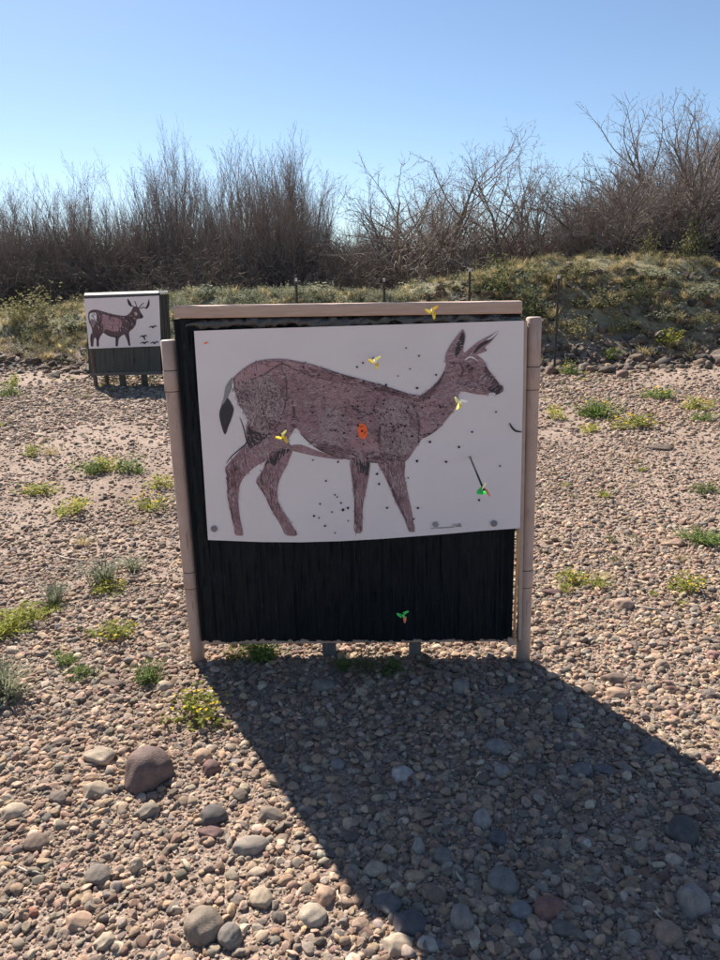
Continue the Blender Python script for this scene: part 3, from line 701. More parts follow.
pr.dot(362, 431, 1.3, 7, 12); pr.stroke([(360, 427), (363, 426)], .9, 7, 12); pr.stroke([(364, 434), (366, 431)], .8, 7, 12)
pr.stroke([(509.5, 423), (512, 427.5), (516, 431), (522, 432)], 1.9, 7, 10)
pr.stroke([(204, 343.5), (208, 342.5)], 1.5, 8, 10)
pr.dot(435.5, 524.5, 3.0, 9, 10, 12); pr.stroke([(430, 528.5), (440, 528), (450, 527.5), (459, 526)], .8, 9, 10); pr.stroke([(457, 527), (459.5, 524), (461, 527)], 1.5, 9, 10)
pr.stroke([(452, 526), (455, 524.5), (458, 526.5), (462, 526)], .8, 9, 10)
poster = link('paper_target', pr.mb.mesh('paper_target', MATS, False, TB)); poster.location = TB
props(poster, 'large white card printed with a brown doe, pinned on the near black foam block', 'paper target')
for (u, v) in ((214, 529), (494, 523.5)):
    mb = MB(); c = T(u, v, POFF + .0045)
    mb.tube([c - TN * .0015, c + TN * .0015, c + TN * .003], [.0125, .0125, .006], 16)
    o = link('washer', mb.mesh('washer', [M_WASHER], False, TB), poster)

# ---- arrows
def col_mat(name, c, rough=.5, tr=.3):
    t = NT(name); t.base(c, rough, .4)
    x = t.new('ShaderNodeBsdfTranslucent'); x.inputs[0].default_value = (*c, 1); mx = t.new('ShaderNodeMixShader'); mx.inputs[0].default_value = tr
    t.L(t.b.outputs[0], mx.inputs[1]); t.L(x.outputs[0], mx.inputs[2]); t.L(mx.outputs[0], t.out.inputs[0]); return t.m
A_Y = col_mat('yellow_vane', (.9, .72, .07)); A_PY = col_mat('pale_yellow_vane', (.92, .9, .5)); A_G = col_mat('green_vane', (.18, 1.0, .32), tr=.5); A_W = col_mat('white_vane', (.85, .88, .85)); A_O = col_mat('orange_vane', (1.0, .5, .28), tr=.5)
A_SH = simple('carbon_shaft', (.03, .03, .035), (.05, .05, .055), 50, .35, 0)
def arrow(hit, nock, out, vanes, nockm, label, roll=0, hitoff=None, vr=.0235):
    H = T(hit[0], hit[1], POFF if hitoff is None else hitoff); d = ray(*nock)
    Nk = T(nock[0], nock[1], out); ax = (Nk - H).normalized(); Lh = (Nk - H).length
    e = empty('arrow', H); props(e, label, 'arrow')
    a = ax.cross(Vector((0, 0, 1))).normalized(); b = a.cross(ax)
    mb = MB(); mb.tube([-ax * .05, ax * (Lh - .012)], [.0033, .0033], 10); link('shaft', mb.mesh('shaft', [A_SH], True), e)
    mb = MB(); n0 = ax * (Lh - .012); mb.tube([n0, n0 + ax * .008, n0 + ax * .010], [.0038, .005, .0042], 10)
    for s in (-1, 1): mb.tube([n0 + ax * .009 + a * .0022 * s, n0 + ax * .019 + a * .0026 * s], [.0014, .0011], 6)
    link('nock', mb.mesh('nock', [nockm], True), e)
    for k, vm in enumerate(vanes):
        th = roll + k * 2.0944; rd = a * math.cos(th) + b * math.sin(th); sd = ax.cross(rd) * .0016
        base = [ax * (Lh - .075) + rd * .003, ax * (Lh - .06) + rd * vr * .55, ax * (Lh - .035) + rd * vr * .95, ax * (Lh - .024) + rd * vr, ax * (Lh - .02) + rd * vr * .8, ax * (Lh - .02) + rd * .003]
        tw = ax.cross(rd) * .009
        base = [p + tw * (i / 5) for i, p in enumerate(base)]
        vb = MB(); n = len(base); vb.add([p + sd for p in base] + [p - sd for p in base], [tuple(range(n)), tuple(range(n, 2 * n))[::-1]] + [(i, n + i, n + (i + 1) % n, (i + 1) % n) for i in range(n)])
        link('vane', vb.mesh('vane', [vm]), e)
arrow((431, 308), (432.5, 312), .38, [A_Y, A_Y, A_Y], A_Y, 'yellow-fletched arrow stuck in the tan top beam', .5, .02)
arrow((373, 358), (375.5, 362), .42, [A_PY, A_Y, A_Y], A_W, 'yellow-fletched arrow in the white card above the back of the doe', 2.6)
arrow((457, 399), (460, 403), .40, [A_PY, A_W, A_Y], A_PY, 'pale yellow arrow in the throat of the printed doe', 1.1)
arrow((281, 434.5), (283, 437), .45, [A_Y, A_PY, A_Y], A_Y, 'yellow arrow in the flank of the printed doe', 0.2)
arrow((470, 457), (485, 493), .55, [A_PY, A_O, A_G], A_G, 'drooping arrow with green, pale and orange vanes, its dark shaft visible in the card', 2.0)
arrow((402, 613), (403.5, 616), .40, [A_G, A_G, A_O], A_G, 'green-fletched arrow low in the black foam block under the card', .55, 0)

# ------------------------------------------------------------------ far target
fb = hit_ground(93, 388)
FY = R(8); FB = Vector(fb); FN = Vector((-math.sin(FY), -math.cos(FY), 0)); FX = Vector((math.cos(FY), -math.sin(FY), 0))
def T2(u, v, off=0):
    d = ray(u, v); t = ((FB + FN * off) - CAM).dot(FN) / d.dot(FN); return CAM + d * t
far = empty('archery_target', FB); props(far, 'distant archery target of weathered grey foam with a printed buck, on the gravel at left', 'archery target')
M_FSIDE = simple('dark_foam_side', (.012, .012, .014), (.05, .05, .055), 5, .6, .9, .02, .3, (14, 14, 1.2))
def fpart(name, mb, mats, sm=False, parent=None): return link(name, mb.mesh(name, mats, sm, FB), parent or far)
mb = MB(); f = [T2(u, v, -.03) for u, v in ((89, 372), (160.5, 371), (158, 294.5), (85, 297))]; B = -FN * .42
mb.hexa([f[0], f[1], f[1] + B, f[0] + B, f[3], f[2], f[2] + B, f[3] + B]); fpart('inner_block', mb, [M_FSIDE])
# wavy foam sheets standing out on the exposed side
mb = MB()
for k in range(9):
    vs = []; n = 14
    for i in range(n + 1):
        t = i / n; base = f[1].lerp(f[2], t) - FN * (.02 + .046 * k + .008 * math.sin(t * 7 + k)); w = .012 + .01 * math.sin(t * 9 + 2 * k)
        vs += [base, base + FX * w, base + FX * w - FN * .022, base - FN * .022]
    mb.add(vs, [(i * 4 + j, i * 4 + (j + 1) % 4, i * 4 + 4 + (j + 1) % 4, i * 4 + 4 + j) for i in range(n) for j in range(4)] + [(3, 2, 1, 0), (n * 4, n * 4 + 1, n * 4 + 2, n * 4 + 3)])
fpart('foam_side_sheets', mb, [M_FOAM_OLD])
foam_block('foam_block', [(90, 373), (160.5, 372), (160, 296), (84.5, 299)], .0, .025, M_FOAM_OLD, far, FB, T2, FN, .01, .02, 9, 70, 40)
mb = MB(); f2 = [T2(u, v, .02) for u, v in ((84, 298.5), (159, 295.5), (158.5, 293), (84, 295.5))]; B = -FN * .06; mb.hexa([f2[0], f2[1], f2[1] + B, f2[0] + B, f2[3], f2[2], f2[2] + B, f2[3] + B]); fpart('top_band', mb, [M_WRAP])
mb = MB(); f2 = [T2(u, v, .03) for u, v in ((84, 295.4), (158.5, 292.9))] + [T2(u, v, -.06) for u, v in ((158, 290.6), (85, 293))]; B = -FN * .38; mb.hexa([f2[0], f2[1], f2[1] + B, f2[0] + B, f2[3], f2[2], f2[2] + B, f2[3] + B]); fpart('top_cover', mb, [simple('pale_top_cover', (.12, .12, .12), (.5, .48, .46), 26, .7)])
for (u, vt) in ((91.5, 350), (163, 350)):
    for dp in (-.02, -.4):
        mb = MB(); a = T2(u, vt, -.02) ; a = a - FN * (-.02 - dp) ; mb.tube([Vector((a.x + .01, a.y, G(a.x, a.y) - .05)), a], [.035, .035], 10); fpart('leg', mb, [simple('brown_leg', (.1, .075, .06), (.16, .12, .1), 20)])
for u in (121, 143):
    mb = MB(); a = T2(u, 371, -.15); zb = G(a.x, a.y) - .04; mb.box(a.x - .04, a.x + .04, a.y, a.y + .09, zb, a.z); fpart('support_block', mb, [M_GREYWOOD])
mb = MB(); f2 = [T2(u, v, .012) for u, v in ((89.5, 376), (161, 374.5), (161, 371.5), (89.5, 373))]; B = -FN * .42; mb.hexa([f2[0], f2[1], f2[1] + B, f2[0] + B, f2[3], f2[2], f2[2] + B, f2[3] + B]); fpart('bottom_rail', mb, [M_GREYWOOD])
p2 = Print(T2, FB, .022)
def poly2(pts, mi, layer, sm=4):
    q = catmull(pts, sm) if sm else pts; P = [T2(u, v, .022 + layer * .0015) for u, v in q]
    p2.mb.add(P, [tuple(t) for t in tessellate_polygon([[Vector((u, v, 0)) for u, v in q]])], mi)
o2 = [(84, 298.7), (159, 295.7), (160.8, 346), (89, 348.8)]
poly2(o2, 0, 0, 0); ff = [T2(u, v, .022) for u, v in o2]; bb = [p - FN * .008 for p in ff]
p2.mb.add(ff + bb, [(i, (i + 1) % 4, 4 + (i + 1) % 4, 4 + i) for i in range(4)] + [(7, 6, 5, 4)], 10)
S = lambda L: [(75 + a / 6.545, 280 + b / 6.545) for a, b in L]
poly2(S([(92, 207), (120, 194), (150, 196), (190, 208), (240, 222), (290, 231), (330, 234), (352, 222), (368, 204), (376, 186), (386, 176), (400, 172), (414, 180), (424, 200), (438, 224), (446, 238), (441, 250), (425, 253), (408, 256), (402, 268), (398, 292), (385, 312), (366, 330), (354, 345), (357, 378), (360, 405), (363, 430), (351, 428), (344, 405), (334, 378), (322, 358), (302, 368), (290, 380), (284, 402), (281, 432), (266, 433), (265, 405), (262, 374), (240, 368), (214, 360), (188, 345), (172, 362), (162, 380), (156, 402), (157, 434), (142, 433), (141, 402), (138, 385), (128, 378), (122, 400), (119, 433), (104, 434), (104, 405), (101, 385), (112, 350), (108, 312), (92, 278), (86, 238)]), 5, 1, 3)
poly2(S([(180, 225), (230, 238), (285, 250), (305, 270), (300, 310), (280, 332), (240, 335), (205, 318), (185, 300), (178, 260)]), 3, 2)
poly2(S([(96, 224), (118, 213), (138, 218), (141, 250), (136, 285), (116, 296), (98, 262)]), 6, 2)
poly2(S([(101, 262), (115, 256), (127, 285), (121, 312), (108, 298)]), 2, 3)
poly2(S([(374, 200), (390, 182), (412, 186), (424, 208), (441, 236), (436, 247), (412, 246), (394, 236), (378, 222)]), 5, 3)
poly2(S([(425, 226), (442, 232), (446, 241), (438, 250), (426, 247)]), 4, 4)
poly2(S([(388, 214), (402, 210), (408, 228), (396, 232)]), 11, 4)
for q in ([(342, 124), (352, 130), (364, 148), (374, 172), (362, 172), (348, 158)], [(484, 126), (488, 150), (484, 172), (468, 190), (461, 184), (472, 160)]): poly2(S(q), 4, 2)
for q in ([(392, 182), (380, 172), (366, 166)], [(412, 182), (430, 186), (448, 178), (464, 186)], [(404, 176), (396, 150), (388, 138)], [(416, 184), (438, 160), (452, 150)]): p2.stroke(S(q), .9, 4, 6)
r5 = random.Random(5)
bodyp = S([(100, 215), (200, 215), (300, 238), (370, 225), (400, 255), (370, 325), (300, 350), (200, 340), (120, 310)])
k = 0
while k < 190:
    u = r5.uniform(90, 137); v = r5.uniform(311, 335)
    if inside(u, v, bodyp):
        k += 1; a = 1.2 + r5.gauss(0, .5); l = r5.uniform(.8, 2.0); p2.stroke([(u - l * math.cos(a), v - l * math.sin(a)), (u, v), (u + l * math.cos(a), v + l * math.sin(a))], r5.uniform(.3, .7), r5.choices([5, 4, 11, 3], (5, 3, 2, 2) if u > 122 or u < 97 else (4, 1, 3, 3))[0], 8, 0)
for q in ([(108, 350), (104, 385), (108, 430)], [(146, 350), (146, 390), (148, 430)], [(272, 372), (272, 400), (273, 430)], [(345, 350), (350, 390), (356, 428)], [(190, 345), (220, 362), (262, 372), (300, 366)], [(352, 235), (380, 262), (392, 290)], [(340, 245), (362, 290), (350, 330)]): p2.stroke(S(q), 1.3, 4, 9)
for (a, b, w) in ((510, 308, 26), (448, 370, 24), (455, 412, 28), (520, 412, 28)):
    p2.stroke(S([(a - w, b + 4), (a - w * .3, b - 5), (a, b + 3), (a + w * .5, b - 8), (a + w, b - 2)]), 1.5, 4, 5); p2.stroke(S([(a + 8, b), (a + 6, b + 14), (a + 12, b + 24)] if b == 370 else [(a, b), (a - 6, b + 7)]), 1.2, 4, 6)
o = link('paper_target', p2.mb.mesh('paper_target', MATS, False, FB)); o.location = FB
props(o, 'small white card with a printed antlered buck, on the distant target at left', 'paper target')

# ------------------------------------------------------------------ fence posts
M_STEEL = simple('dull_green_steel', (.035, .033, .03), (.06, .055, .05), 30, .6, .3); M_TIP = simple('pale_post_tip', (.5, .5, .52), (.6, .6, .62), 20)
fence_labels = ['steel T-post far behind the target, nearest to the leftmost end', 'steel T-post behind the target, second from left', 'steel T-post rising over the right part of the top beam', 'steel T-post standing free to the right of the near target']
for (u, vt), lb in zip(((296, 278), (384, 278), (470, 268), (559, 275)), fence_labels):
    p = hit_y(u, vt, 12.45); zb = G(p.x, 12.45); h = p.z - zb
    e = empty('fence_post', (p.x, 12.45, zb)); props(e, lb, 'fence post', 'steel T-posts along the bank')
    mb = MB(); mb.box(-.02, .02, -.005, .003, -.2, h * .965); mb.box(-.004, .004, .003, .035, -.2, h * .965)
    for k in range(int(h / .055)): mb.box(-.006, .006, -.012, -.005, .05 + k * .054, .07 + k * .054)
    link('stake', mb.mesh('stake', [M_STEEL]), e)
    mb = MB(); mb.box(-.021, .021, -.0065, .0045, h * .965, h); mb.box(-.0045, .0045, .0045, .036, h * .965, h); link('tip', mb.mesh('tip', [M_TIP]), e)

# ------------------------------------------------------------------ plants
M_GRN = foliage('green_leaf', (.12, .18, .055), (.20, .27, .085)); M_SAGE = foliage('sage_leaf', (.21, .225, .16), (.32, .335, .24), .35)
M_YGRN = foliage('yellow_green_leaf', (.22, .25, .05), (.36, .37, .09)); M_DRY = foliage('dry_grass', (.40, .33, .19), (.55, .47, .28), .4)
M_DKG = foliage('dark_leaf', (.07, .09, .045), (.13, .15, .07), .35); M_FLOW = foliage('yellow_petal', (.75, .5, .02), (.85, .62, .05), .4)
M_BROWNV = foliage('brown_bush', (.15, .12, .075), (.25, .205, .14), .25); M_OLIVE = foliage('olive_leaf', (.17, .165, .085), (.28, .265, .14), .35)
def tuft_mesh(name, seed, mat, n=70, h=1.0, spread=.5, w=.03, curl=.35):
    r = random.Random(seed); mb = MB()
    for _ in range(n):
        a = r.uniform(0, 6.283); rr = abs(r.gauss(0, .25)) * spread; bx, by = rr * math.cos(a), rr * math.sin(a)
        a2 = a + r.gauss(0, .7); L = h * r.uniform(.45, 1); le = r.uniform(.1, curl + .3) * spread * 2
        dx, dy = math.cos(a2), math.sin(a2); px, py = -dy * w / 2, dx * w / 2
        p = [(bx, by, 0), (bx + dx * le * .35, by + dy * le * .35, L * .6), (bx + dx * le, by + dy * le, L * r.uniform(.8, 1))]
        mb.add([(p[0][0] - px, p[0][1] - py, 0), (p[0][0] + px, p[0][1] + py, 0), (p[1][0] + px * .8, p[1][1] + py * .8, p[1][2]), (p[1][0] - px * .8, p[1][1] - py * .8, p[1][2]), p[2]], [(0, 1, 2, 3), (3, 2, 4)])
    return mb.mesh(name, [mat])
def leafy_mesh(name, seed, mat, n=260, leaf=.07, dome=(.5, .5, .6), stems=14, hollow=.35):
    """many leaf-sized faces on short stems in an uneven crown"""
    r = random.Random(seed); mb = MB()
    for s in range(stems):
        a = r.uniform(0, 6.283); el = r.uniform(.25, 1.35); L = r.uniform(.6, 1.05)
        d = Vector((math.cos(a) * math.cos(el) * dome[0], math.sin(a) * math.cos(el) * dome[1], math.sin(el) * dome[2])) * L * 1.5
        b = Vector((r.gauss(0, .05), r.gauss(0, .05), 0)); t = b + d
        w = .008; mb.add([b + Vector((w, 0, 0)), b - Vector((w, 0, 0)), t], [(0, 1, 2)])
        for _ in range(n // stems):
            q = b.lerp(t, r.uniform(hollow, 1.02)) + Vector((r.gauss(0, .09), r.gauss(0, .09), r.gauss(0, .07))) * (dome[0] / .5)
            if q.z < 0.01: q.z = .02
            ax = Vector((r.gauss(0, 1), r.gauss(0, 1), r.gauss(0, .8))).normalized(); bx = ax.cross(Vector((r.gauss(0, 1), r.gauss(0, 1), r.gauss(0, 1)))).normalized()
            l = leaf * r.uniform(.5, 1.2); ww = l * .32
            mb.add([q, q + ax * l * .5 + bx * ww, q + ax * l, q + ax * l * .5 - bx * ww], [(0, 1, 2, 3)])
    return mb.mesh(name, [mat])
def flower_mesh(name, seed, n=20, rad=.5, h=.72, s=.04):
    r = random.Random(seed); mb = MB()
    for _ in range(n):
        a = r.uniform(0, 6.283); rr = rad * math.sqrt(r.random()); c = Vector((rr * math.cos(a), rr * math.sin(a), h * (1 - .4 * (rr / rad) ** 2) * r.uniform(.8, 1.1)))
        t = Vector((r.gauss(0, .5), r.gauss(0, .5), 1)).normalized(); u = t.cross(Vector((1, 0, .1))).normalized(); w = t.cross(u)
        ss = s * r.uniform(.7, 1.2); ring = [c + (u * math.cos(k * 1.0472) + w * math.sin(k * 1.0472)) * ss * (1 if k % 2 else .75) + t * ss * .25 for k in range(6)]
        mb.add([c] + ring, [(0, k + 1, (k + 1) % 6 + 1) for k in range(6)])
    return mb.mesh(name, [M_FLOW])
TUFT = {'g': [tuft_mesh('blades', 1 + i, M_GRN, 90, .9, .55, .028) for i in range(2)], 's': [tuft_mesh('blades', 11 + i, M_SAGE, 110, .9, .55, .03) for i in range(2)],
        'y': [tuft_mesh('blades', 21 + i, M_YGRN, 70, .8, .6, .025) for i in range(2)], 'd': [tuft_mesh('blades', 31 + i, M_DRY, 70, .9, .6, .022) for i in range(2)]}
LEAFY = {'g': [leafy_mesh('leaves', 41 + i, M_GRN, 420, .12) for i in range(2)], 's': [leafy_mesh('leaves', 51 + i, M_SAGE, 460, .10) for i in range(2)],
         'y': [leafy_mesh('leaves', 61 + i, M_YGRN, 380, .12) for i in range(2)], 'k': [leafy_mesh('leaves', 71 + i, M_DKG, 420, .07) for i in range(2)],
         'o': [leafy_mesh('leaves', 76 + i, M_OLIVE, 420, .07) for i in range(2)],
         'b': [leafy_mesh('leaves', 81 + i, M_BROWNV, 320, .06) for i in range(2)]}
FLW = [flower_mesh('flowers', 91 + i) for i in range(3)]
def plant(u, v, w, h, kind, label, flowers=False, group=None, name='weed', cat='weed'):
    p = hit_ground(u, v); m = mpp(p)
    e = empty(name, (p.x, p.y, G(p.x, p.y) - .004), rnd.uniform(0, 6.28)); props(e, label, cat, group)
    k = rnd.uniform(1.0, 1.2) if cat == 'weed' else 1; W = w * m * k * (1.2 if cat == 'weed' else 1); H = h * m * k * (.82 if cat == 'weed' else 1)
    tu = TUFT.get(kind[0]); lf = LEAFY.get(kind[0])
    if 'T' in kind and tu: o = link('blades', rnd.choice(tu), e); o.scale = (W / 1.0, W / 1.0, H / .85)
    if 'L' in kind and lf: o = link('leaves', rnd.choice(lf), e); o.scale = (W / 1.15, W / 1.15, H / .85)
    if flowers: o = link('flowers', rnd.choice(FLW), e); o.scale = (W / 1.1, W / 1.1, H / .75)
    return e
PL = [
 (196, 722, 46, 34, 'yL', 'yellow-green weed in front of the left post foot', 1),
 (104, 585, 34, 30, 'sT', 'blue-green grassy tuft left of the near target, largest of its colour', 0),
 (134, 572, 20, 18, 'sT', 'small blue-green tuft beside the largest blue-green one', 0),
 (56, 603, 24, 28, 'sT', 'tall thin blue-green tuft near the left edge', 0),
 (8, 634, 40, 22, 'yLT', 'olive weed clump cut by the left edge, above the blue-green clump', 0),
 (30, 624, 38, 20, 'yL', 'olive weed beside the clump at the left edge', 0),
 (50, 614, 26, 14, 'yT', 'thin olive grass beside the tall blue-green tuft', 0),
 (4, 696, 40, 44, 'sTL', 'blue-green clump cut by the left edge', 0),
 (66, 664, 17, 16, 'gL', 'small round green weed below the olive weeds at left', 0),
 (150, 684, 26, 22, 'gLT', 'green tuft just left of the left post', 0),
 (116, 640, 40, 20, 'yL', 'sparse yellow-flowered weed left of the left post', 1),
 (83, 680, 22, 14, 'gL', 'faint green weed above the pale flat stone', 0),
 (108, 592, 30, 12, 'yL', 'low yellow weed at the base of the blue-green tuft', 1),
 (90, 476, 24, 20, 'gL', 'bright green weed left of the target, left one of a pair', 0),
 (107, 472, 24, 16, 'yL', 'yellowish weed between two green ones', 1),
 (132, 472, 26, 18, 'gL', 'bright green weed left of the target, right one of a pair', 0),
 (160, 488, 26, 16, 'yL', 'yellow-flowered weed behind the left post', 1),
 (150, 510, 36, 22, 'yT', 'yellow-green grass tuft close to the left post', 1),
 (75, 514, 28, 16, 'yL', 'yellow-flowered weed on open gravel at left', 1),
 (42, 495, 30, 12, 'yL', 'thin yellow weed on the left gravel', 1),
 (84, 545, 20, 14, 'dT', 'dry straw-coloured weed on the left gravel', 0),
 (33, 455, 14, 12, 'yL', 'small green-yellow weed next to a dark stone far left', 0),
 (52, 455, 22, 14, 'dT', 'dry orange-tan grass tuft far left', 0),
 (7, 397, 18, 16, 'gL', 'green weed at the left edge before the bank', 0),
 (14, 386, 14, 14, 'yL', 'yellow-green weed behind the left edge one', 0),
 (597, 418, 32, 20, 'gLT', 'dense green weed on the gravel right of the target', 1),
 (656, 400, 32, 16, 'gL', 'green and yellow flowering weed near the foot of the bank', 1),
 (697, 410, 24, 14, 'yL', 'bright yellow flowering weed near the right edge', 1),
 (702, 421, 20, 10, 'gL', 'small green weed under the bright yellow one', 0),
 (569, 375, 18, 18, 'gL', 'yellow-topped weed at the foot of the bank by the free post', 1),
 (634, 427, 36, 14, 'yL', 'sparse yellow weed patch right of the dense green one', 1),
 (555, 420, 18, 16, 'yL', 'thin yellow weed next to the right post top', 1),
 (590, 432, 20, 10, 'yL', 'tiny yellow weed below the dense green one', 1),
 (706, 493, 24, 10, 'gL', 'flat green weed at the right edge, upper one', 0),
 (703, 543, 34, 14, 'gLT', 'flat green weed at the right edge, lower one', 0),
 (573, 585, 28, 18, 'yL', 'yellow-flowered weed right of the right post', 1),
 (598, 588, 24, 16, 'yT', 'thin grassy weed beside the yellow-flowered one', 0),
 (687, 595, 30, 24, 'yL', 'yellow and green weed on the right gravel', 1),
 (680, 563, 12, 10, 'dT', 'tiny dry tuft on the right gravel', 0),
 (262, 660, 30, 26, 'gLT', 'green weed growing under the left half of the block', 0),
 (236, 662, 26, 16, 'yT', 'low yellow-green weed next to the left post foot', 0),
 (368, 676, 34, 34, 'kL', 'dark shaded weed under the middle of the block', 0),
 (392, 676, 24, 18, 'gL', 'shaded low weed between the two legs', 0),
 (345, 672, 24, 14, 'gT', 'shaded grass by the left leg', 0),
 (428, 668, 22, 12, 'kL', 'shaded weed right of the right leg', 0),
]
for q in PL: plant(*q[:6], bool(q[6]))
# a tall twiggy plant and bushes on the bank
BK = [
 (45, 318, 70, 34, 'oL', 'olive bush at the left end of the bank'), (15, 322, 60, 26, 'oL', 'olive bush cut by the left edge of the photo'),
 (70, 330, 40, 18, 'sL', 'sage bush left of the distant target'), (35, 338, 44, 16, 'kL', 'dark low bush below the olive one'),
 (205, 300, 40, 16, 'sL', 'sage bush just left above the top beam'), (250, 299, 34, 12, 'sL', 'sage bush over the beam, second from left'), (310, 297, 44, 16, 'sL', 'sage bush over the beam, third from left'), (355, 297, 30, 10, 'sL', 'small sage bush over the middle of the beam'),
 (420, 296, 44, 16, 'sL', 'sage bush over the beam left of the third post'), (452, 292, 30, 14, 'oL', 'olive bush beside the third post'),
 (500, 300, 70, 44, 'kL', 'dark green bush on the bank behind the right end of the beam'), (530, 320, 60, 40, 'kL', 'dark green bush behind the free-standing post'), (545, 285, 60, 28, 'oL', 'olive bush on the bank crest above the free post'),
 (590, 275, 60, 20, 'oL', 'olive bush on the crest right of the free post'), (600, 310, 50, 26, 'oL', 'olive bush halfway up the bank'), (575, 338, 50, 24, 'oL', 'low bush near the foot of the bank'),
 (640, 300, 50, 18, 'kL', 'dark bush in the hollow of the bank'), (665, 322, 44, 18, 'sL', 'sage bush low on the right bank'), (700, 300, 50, 18, 'sL', 'sage bush high on the right bank'), (620, 335, 40, 18, 'kL', 'dark low bush above the rubble'),
 (700, 325, 40, 14, 'oL', 'olive bush at the right edge of the bank'), (655, 280, 50, 14, 'sL', 'sage bush on the right crest'), (510, 345, 50, 30, 'kL', 'dark bush low behind the right post top'), (668, 345, 26, 16, 'yL', 'yellow-green flowering bush above the rubble'), 
 (612, 360, 20, 12, 'gL', 'little green plant in the rubble'), (112, 386, 40, 18, 'oL', 'olive weed behind the left leg of the distant target'), (146, 386, 36, 18, 'kL', 'dark weed behind the right legs of the distant target'), (480, 285, 50, 26, 'oL', 'olive bush between the third and free posts'),
]
for q in BK: plant(*q[:6], flowers=('yellow-green' in q[5]), name='bush', cat='bush')
# ground cover on the bank and thin weeds on the flat
COV = bpy.data.collections.new('cover_shapes')
shapes = [leafy_mesh('cover', 200, M_SAGE, 150, .12), leafy_mesh('cover', 201, M_OLIVE, 150, .12), leafy_mesh('cover', 202, M_DKG, 150, .11), tuft_mesh('cover', 203, M_DRY, 60, .9, .6, .035), tuft_mesh('cover', 204, M_YGRN, 60, .9, .6, .035), tuft_mesh('cover', 205, M_OLIVE, 60, .9, .6, .035), leafy_mesh('cover', 206, M_BROWNV, 150, .1), leafy_mesh('cover', 207, M_FLOW, 30, .06)]
for k, me in enumerate(shapes): COV.objects.link(bpy.data.objects.new('cover_%02d' % k, me))
def cover():
    n = 7000
    x = rng.uniform(-11, 12, n); f = np.interp(x, BX, BF); t = np.interp(x, BX, BT); s = rng.uniform(.08, 1.35, n); y = f + (t - f) * s
    keep = rng.uniform(0, 1, n) < np.clip(.66 + 1.1 * sn(x, y, 1.9, 9) - .35 * (x > 1.3) * (s < .55), .1, 1); x = x[keep]; y = y[keep]; s = s[keep]; n = len(x)
    S = rng.uniform(.10, .30, n); z = gz(x, y) - .01
    pick = np.array([0, 6, 3, 2, 3, 3, 5, 6, 0, 6, 3, 3]); w = rng.integers(0, 12, n)
    zone = sn(x, y, 1.0, 15); idx = pick[np.clip((w + (zone * 5).astype(int)) % 12, 0, 11)]
    low = (s < .3) & (rng.uniform(0, 1, n) < .5); idx = np.where(low, 6, idx)
    idx = np.where((x < 1.0) & (x > -4.6) & (rng.uniform(0, 1, n) < .6), 0, idx)
    rot = np.stack([rng.normal(0, .15, n), rng.normal(0, .15, n), rng.uniform(0, 6.28, n)], 1)
    sc = S[:, None] * np.stack([np.ones(n), np.ones(n), rng.uniform(.6, 1.2, n)], 1)
    scatter_gn('ground_cover', np.column_stack([x, y, z]), rot, sc, idx, tones(n), COV, 'low scrub and dry grass covering the bank')
    n = 2600; x = rng.uniform(-8, 8, n); y = rng.uniform(2.9, 13, n)
    keep = (rng.uniform(0, 1, n) < np.clip(.15 + .9 * sn(x, y, 1.7, 5), 0, 1)) & (np.abs(x) < .55 * y + .6) & (np.abs(x) + .02 * y > .85); x = x[keep]; y = y[keep]; n = len(x)
    S = rng.uniform(.025, .095, n) * (1 + y * .05); rot = np.stack([np.zeros(n), np.zeros(n), rng.uniform(0, 6.28, n)], 1)
    scatter_gn('sparse_weeds', np.column_stack([x, y, gz(x, y)]), rot, S[:, None] * np.array([1.2, 1.2, .6]), np.array([1, 4, 3, 4, 1, 3, 5])[rng.integers(0, 7, n)], tones(n), COV, 'thin scattered weeds sprouting through the gravel')
cover()

